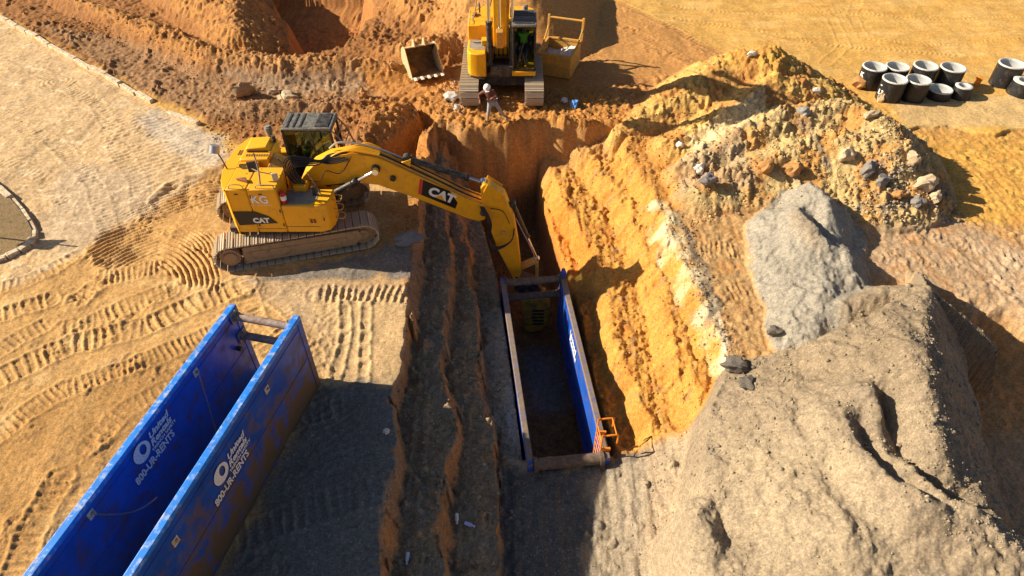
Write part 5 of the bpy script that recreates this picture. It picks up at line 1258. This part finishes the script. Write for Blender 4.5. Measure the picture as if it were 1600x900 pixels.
def person(label, loc, yaw, J, top, trouser, boots, helmet, vest=None):
    th = thing('person', label, 'person', loc, (0, 0, yaw))
    V = {k: Vector(v) for k, v in J.items()}
    N = []; E_ = []
    def n(p, r): N.append((tuple(p), r)); return len(N)-1
    pel = n(V['pelvis'], .13); sp_ = n(V['pelvis'].lerp(V['chest'], .5), .125); ch = n(V['chest'], .14); nk = n(V['neck'], .055)
    hd = n(V['head'], (.085, .10)); ht = n(V['head']+(V['head']-V['neck']).normalized()*.11, (.07, .08))
    E_ += [(pel, sp_), (sp_, ch), (ch, nk), (nk, hd), (hd, ht)]
    for s in 'lr':
        sh = n(V['sh_'+s], .065); el = n(V['el_'+s], .045); wr = n(V['wr_'+s], .030); E_ += [(ch, sh), (sh, el), (el, wr)]
        f = (V['wr_'+s]-V['el_'+s]).normalized(); sd_ = f.cross(Vector((.1, .2, 1))).normalized(); dn = f.cross(sd_)
        pm_ = n(V['wr_'+s]+f*.05, (.040, .018)); E_.append((wr, pm_))
        for k, (off, ln) in enumerate(((-.030, .068), (-.011, .078), (.010, .074), (.029, .058))):
            a = n(V['wr_'+s]+f*.088+sd_*off, .0095); b = n(V['wr_'+s]+f*(.088+ln*.5)+sd_*off*1.1+dn*.010, .0085); c_ = n(V['wr_'+s]+f*(.088+ln*.82)+sd_*off*1.1+dn*.035, .0075)
            E_ += [(pm_, a), (a, b), (b, c_)]
        a = n(V['wr_'+s]+f*.05+sd_*.045+dn*.01, .010); b = n(V['wr_'+s]+f*.085+sd_*.062+dn*.03, .0085); E_ += [(pm_, a), (a, b)]
        hp = n(V['hip_'+s], .095); kn = n(V['kn_'+s], .06); an = n(V['an_'+s], .042); to = n(V['an_'+s]+Vector(J['toe_'+s]), .035); E_ += [(pel, hp), (hp, kn), (kn, an), (an, to)]
    skin_obj('body', N, E_, SKIN, th)
    # face: the head looks along 'look'
    lk = Vector(J['look']).normalized(); up = (V['head']-V['neck']).normalized(); sd_ = lk.cross(up).normalized(); H0 = V['head']+up*.01
    MB().cyl(H0+lk*.085-up*.0, H0+lk*.125-up*.025, .012, 8, .018).build('nose', SKIN, th)
    ey = MB()
    for q in (-1, 1): ey.cyl(H0+lk*.086+sd_*q*.032+up*.03, H0+lk*.094+sd_*q*.032+up*.03, .010, 8)
    ey.build('eyes', BLK, th); MB().bar(H0+lk*.092-sd_*.025-up*.05, H0+lk*.092+sd_*.025-up*.05, .008, .010).build('mouth', mat('lips', (.30, .10, .08), .6), th)
    # clothes follow the body
    N2 = [(V['pelvis'], .155), (V['pelvis'].lerp(V['chest'], .5), .145), (V['chest'], .16), (V['neck']-(V['neck']-V['chest'])*.25, .085)]
    E2 = [(0, 1), (1, 2), (2, 3)]
    for s in 'lr':
        i = len(N2); N2 += [(V['sh_'+s], .085), (V['el_'+s], .062), (V['wr_'+s].lerp(V['el_'+s], .08), .046)]; E2 += [(2, i), (i, i+1), (i+1, i+2)]
    skin_obj('jacket', N2, E2, top, th)
    if vest:
        N4 = [(V['pelvis']+Vector((0, 0, .03)), .17), (V['pelvis'].lerp(V['chest'], .5), .162), (V['chest'], .178), (V['neck']-(V['neck']-V['chest'])*.35, .10)]
        E4 = [(0, 1), (1, 2), (2, 3)]
        for s in 'lr':
            i = len(N4); N4 += [(V['sh_'+s], .10), (V['sh_'+s].lerp(V['el_'+s], .35), .085)]; E4 += [(2, i), (i, i+1)]
        skin_obj('vest', N4, E4, vest, th)
    N3 = [(V['pelvis'], .16)]; E3 = []
    for s in 'lr':
        i = len(N3); N3 += [(V['hip_'+s], .115), (V['kn_'+s], .080), (V['an_'+s]+(V['kn_'+s]-V['an_'+s])*.12, .062)]; E3 += [(0, i), (i, i+1), (i+1, i+2)]
    skin_obj('trousers', N3, E3, trouser, th)
    for s in 'lr':
        skin_obj('boot', [(V['an_'+s]+Vector((0, 0, .07)), .06), (V['an_'+s]+Vector((0, 0, .0)), .058), (V['an_'+s]+Vector(J['toe_'+s])*1.1, .045)], [(0, 1), (1, 2)], boots, th)
    if helmet:
        q = up.to_track_quat('Z', 'Y').to_matrix().to_4x4(); M = Matrix.Translation(V['head']+up*.045) @ q
        h = MB().lathe([(.155, -.01), (.150, .0), (.132, .012), (.130, .05), (.112, .095), (.07, .125), (0, .135)], 24, M); h = h.build('helmet', helmet, th)
        MB().bar(V['head']+up*.045+lk*.10, V['head']+up*.035+lk*.20, .17, .012, up).build('helmet_brim', helmet, h, .004)
    return th
JACK = mat('brown_jacket', (.17, .065, .045), .9, bump=.3, bscale=30); SLV = mat('dark_jacket', (.03, .025, .03), .9)
JEAN = mat('grey_jeans', (.34, .38, .43), .9, dirt=(.35, .30, .24), dirt_amt=.4, scale=9); BOOT = mat('tan_boots', (.28, .17, .08), .8)
HELM = mat('white_helmet', (.85, .85, .86), .35, var=.03); HIV = mat('green_hi_vis', (.20, .85, .03), .7, var=.06); DKB = mat('dark_blue_work_cloth', (.03, .04, .09), .9)
w_ = at(762, 190, .1); wz = ground_z(w_[0], w_[1]+.12)
wr2 = ground_z(w_[0]+.66, w_[1]+.22)-wz
person('worker in white helmet and brown jacket standing at the trench rim looking down', (w_[0], w_[1]+.12, wz), 0,
    dict(pelvis=(.20, .06, .92), chest=(.10, -.04, 1.30), neck=(.05, -.10, 1.48), head=(.02, -.17, 1.60), look=(.1, -.8, -.65),
         sh_l=(.27, -.06, 1.40), el_l=(.40, -.20, 1.20), wr_l=(.24, -.38, 1.26), sh_r=(-.10, -.02, 1.38), el_r=(-.34, .02, 1.20), wr_r=(-.30, -.16, 1.02),
         hip_l=(.29, .06, .86), kn_l=(.50, .06, .52), an_l=(.74, .12, .12+wr2), toe_l=(.06, -.15, -.04), hip_r=(.11, .05, .86), kn_r=(.05, -.06, .48), an_r=(.0, .02, .09), toe_r=(-.02, -.16, -.04)),
    JACK, JEAN, BOOT, HELM).scale = (.93, .93, .93)
def operator(label, S, yaw, ym, z0, vest, helmet=None):
    J = dict(pelvis=(.50, 0, .78), chest=(.50, 0, 1.14), neck=(.52, 0, 1.32), head=(.55, 0, 1.43), look=(1, 0, -.3),
             sh_l=(.50, .17, 1.25), el_l=(.60, .29, 1.0), wr_l=(.72, .28, .98), sh_r=(.50, -.17, 1.25), el_r=(.60, -.29, 1.0), wr_r=(.72, -.28, .98),
             hip_l=(.55, .10, .78), kn_l=(.95, .13, .82), an_l=(1.12, .12, .36), toe_l=(.15, 0, -.04), hip_r=(.55, -.10, .78), kn_r=(.95, -.13, .82), an_r=(1.12, -.12, .36), toe_r=(.15, 0, -.04))
    o = person(label, (0, 0, 0), 0, J, DKB, DKB, BOOT, helmet, vest)
    o.rotation_euler = (0, 0, yaw)
    m = Matrix.Rotation(yaw, 4, 'Z') @ Vector((.02, ym, z0)); o.location = (S[0]+m.x, S[1]+m.y, S[2]+m.z)
operator('seated operator in bright green vest inside the cab of the far excavator', (S2[0], S2[1], .05), R(-90), 1.38-.485, 1.14, HIV)
operator('seated operator in a dull green shirt behind the cab glass of the near excavator', (S1[0], S1[1], 0), 0, 1.50-.485, 1.14, mat('olive_shirt', (.22, .34, .06), .9))
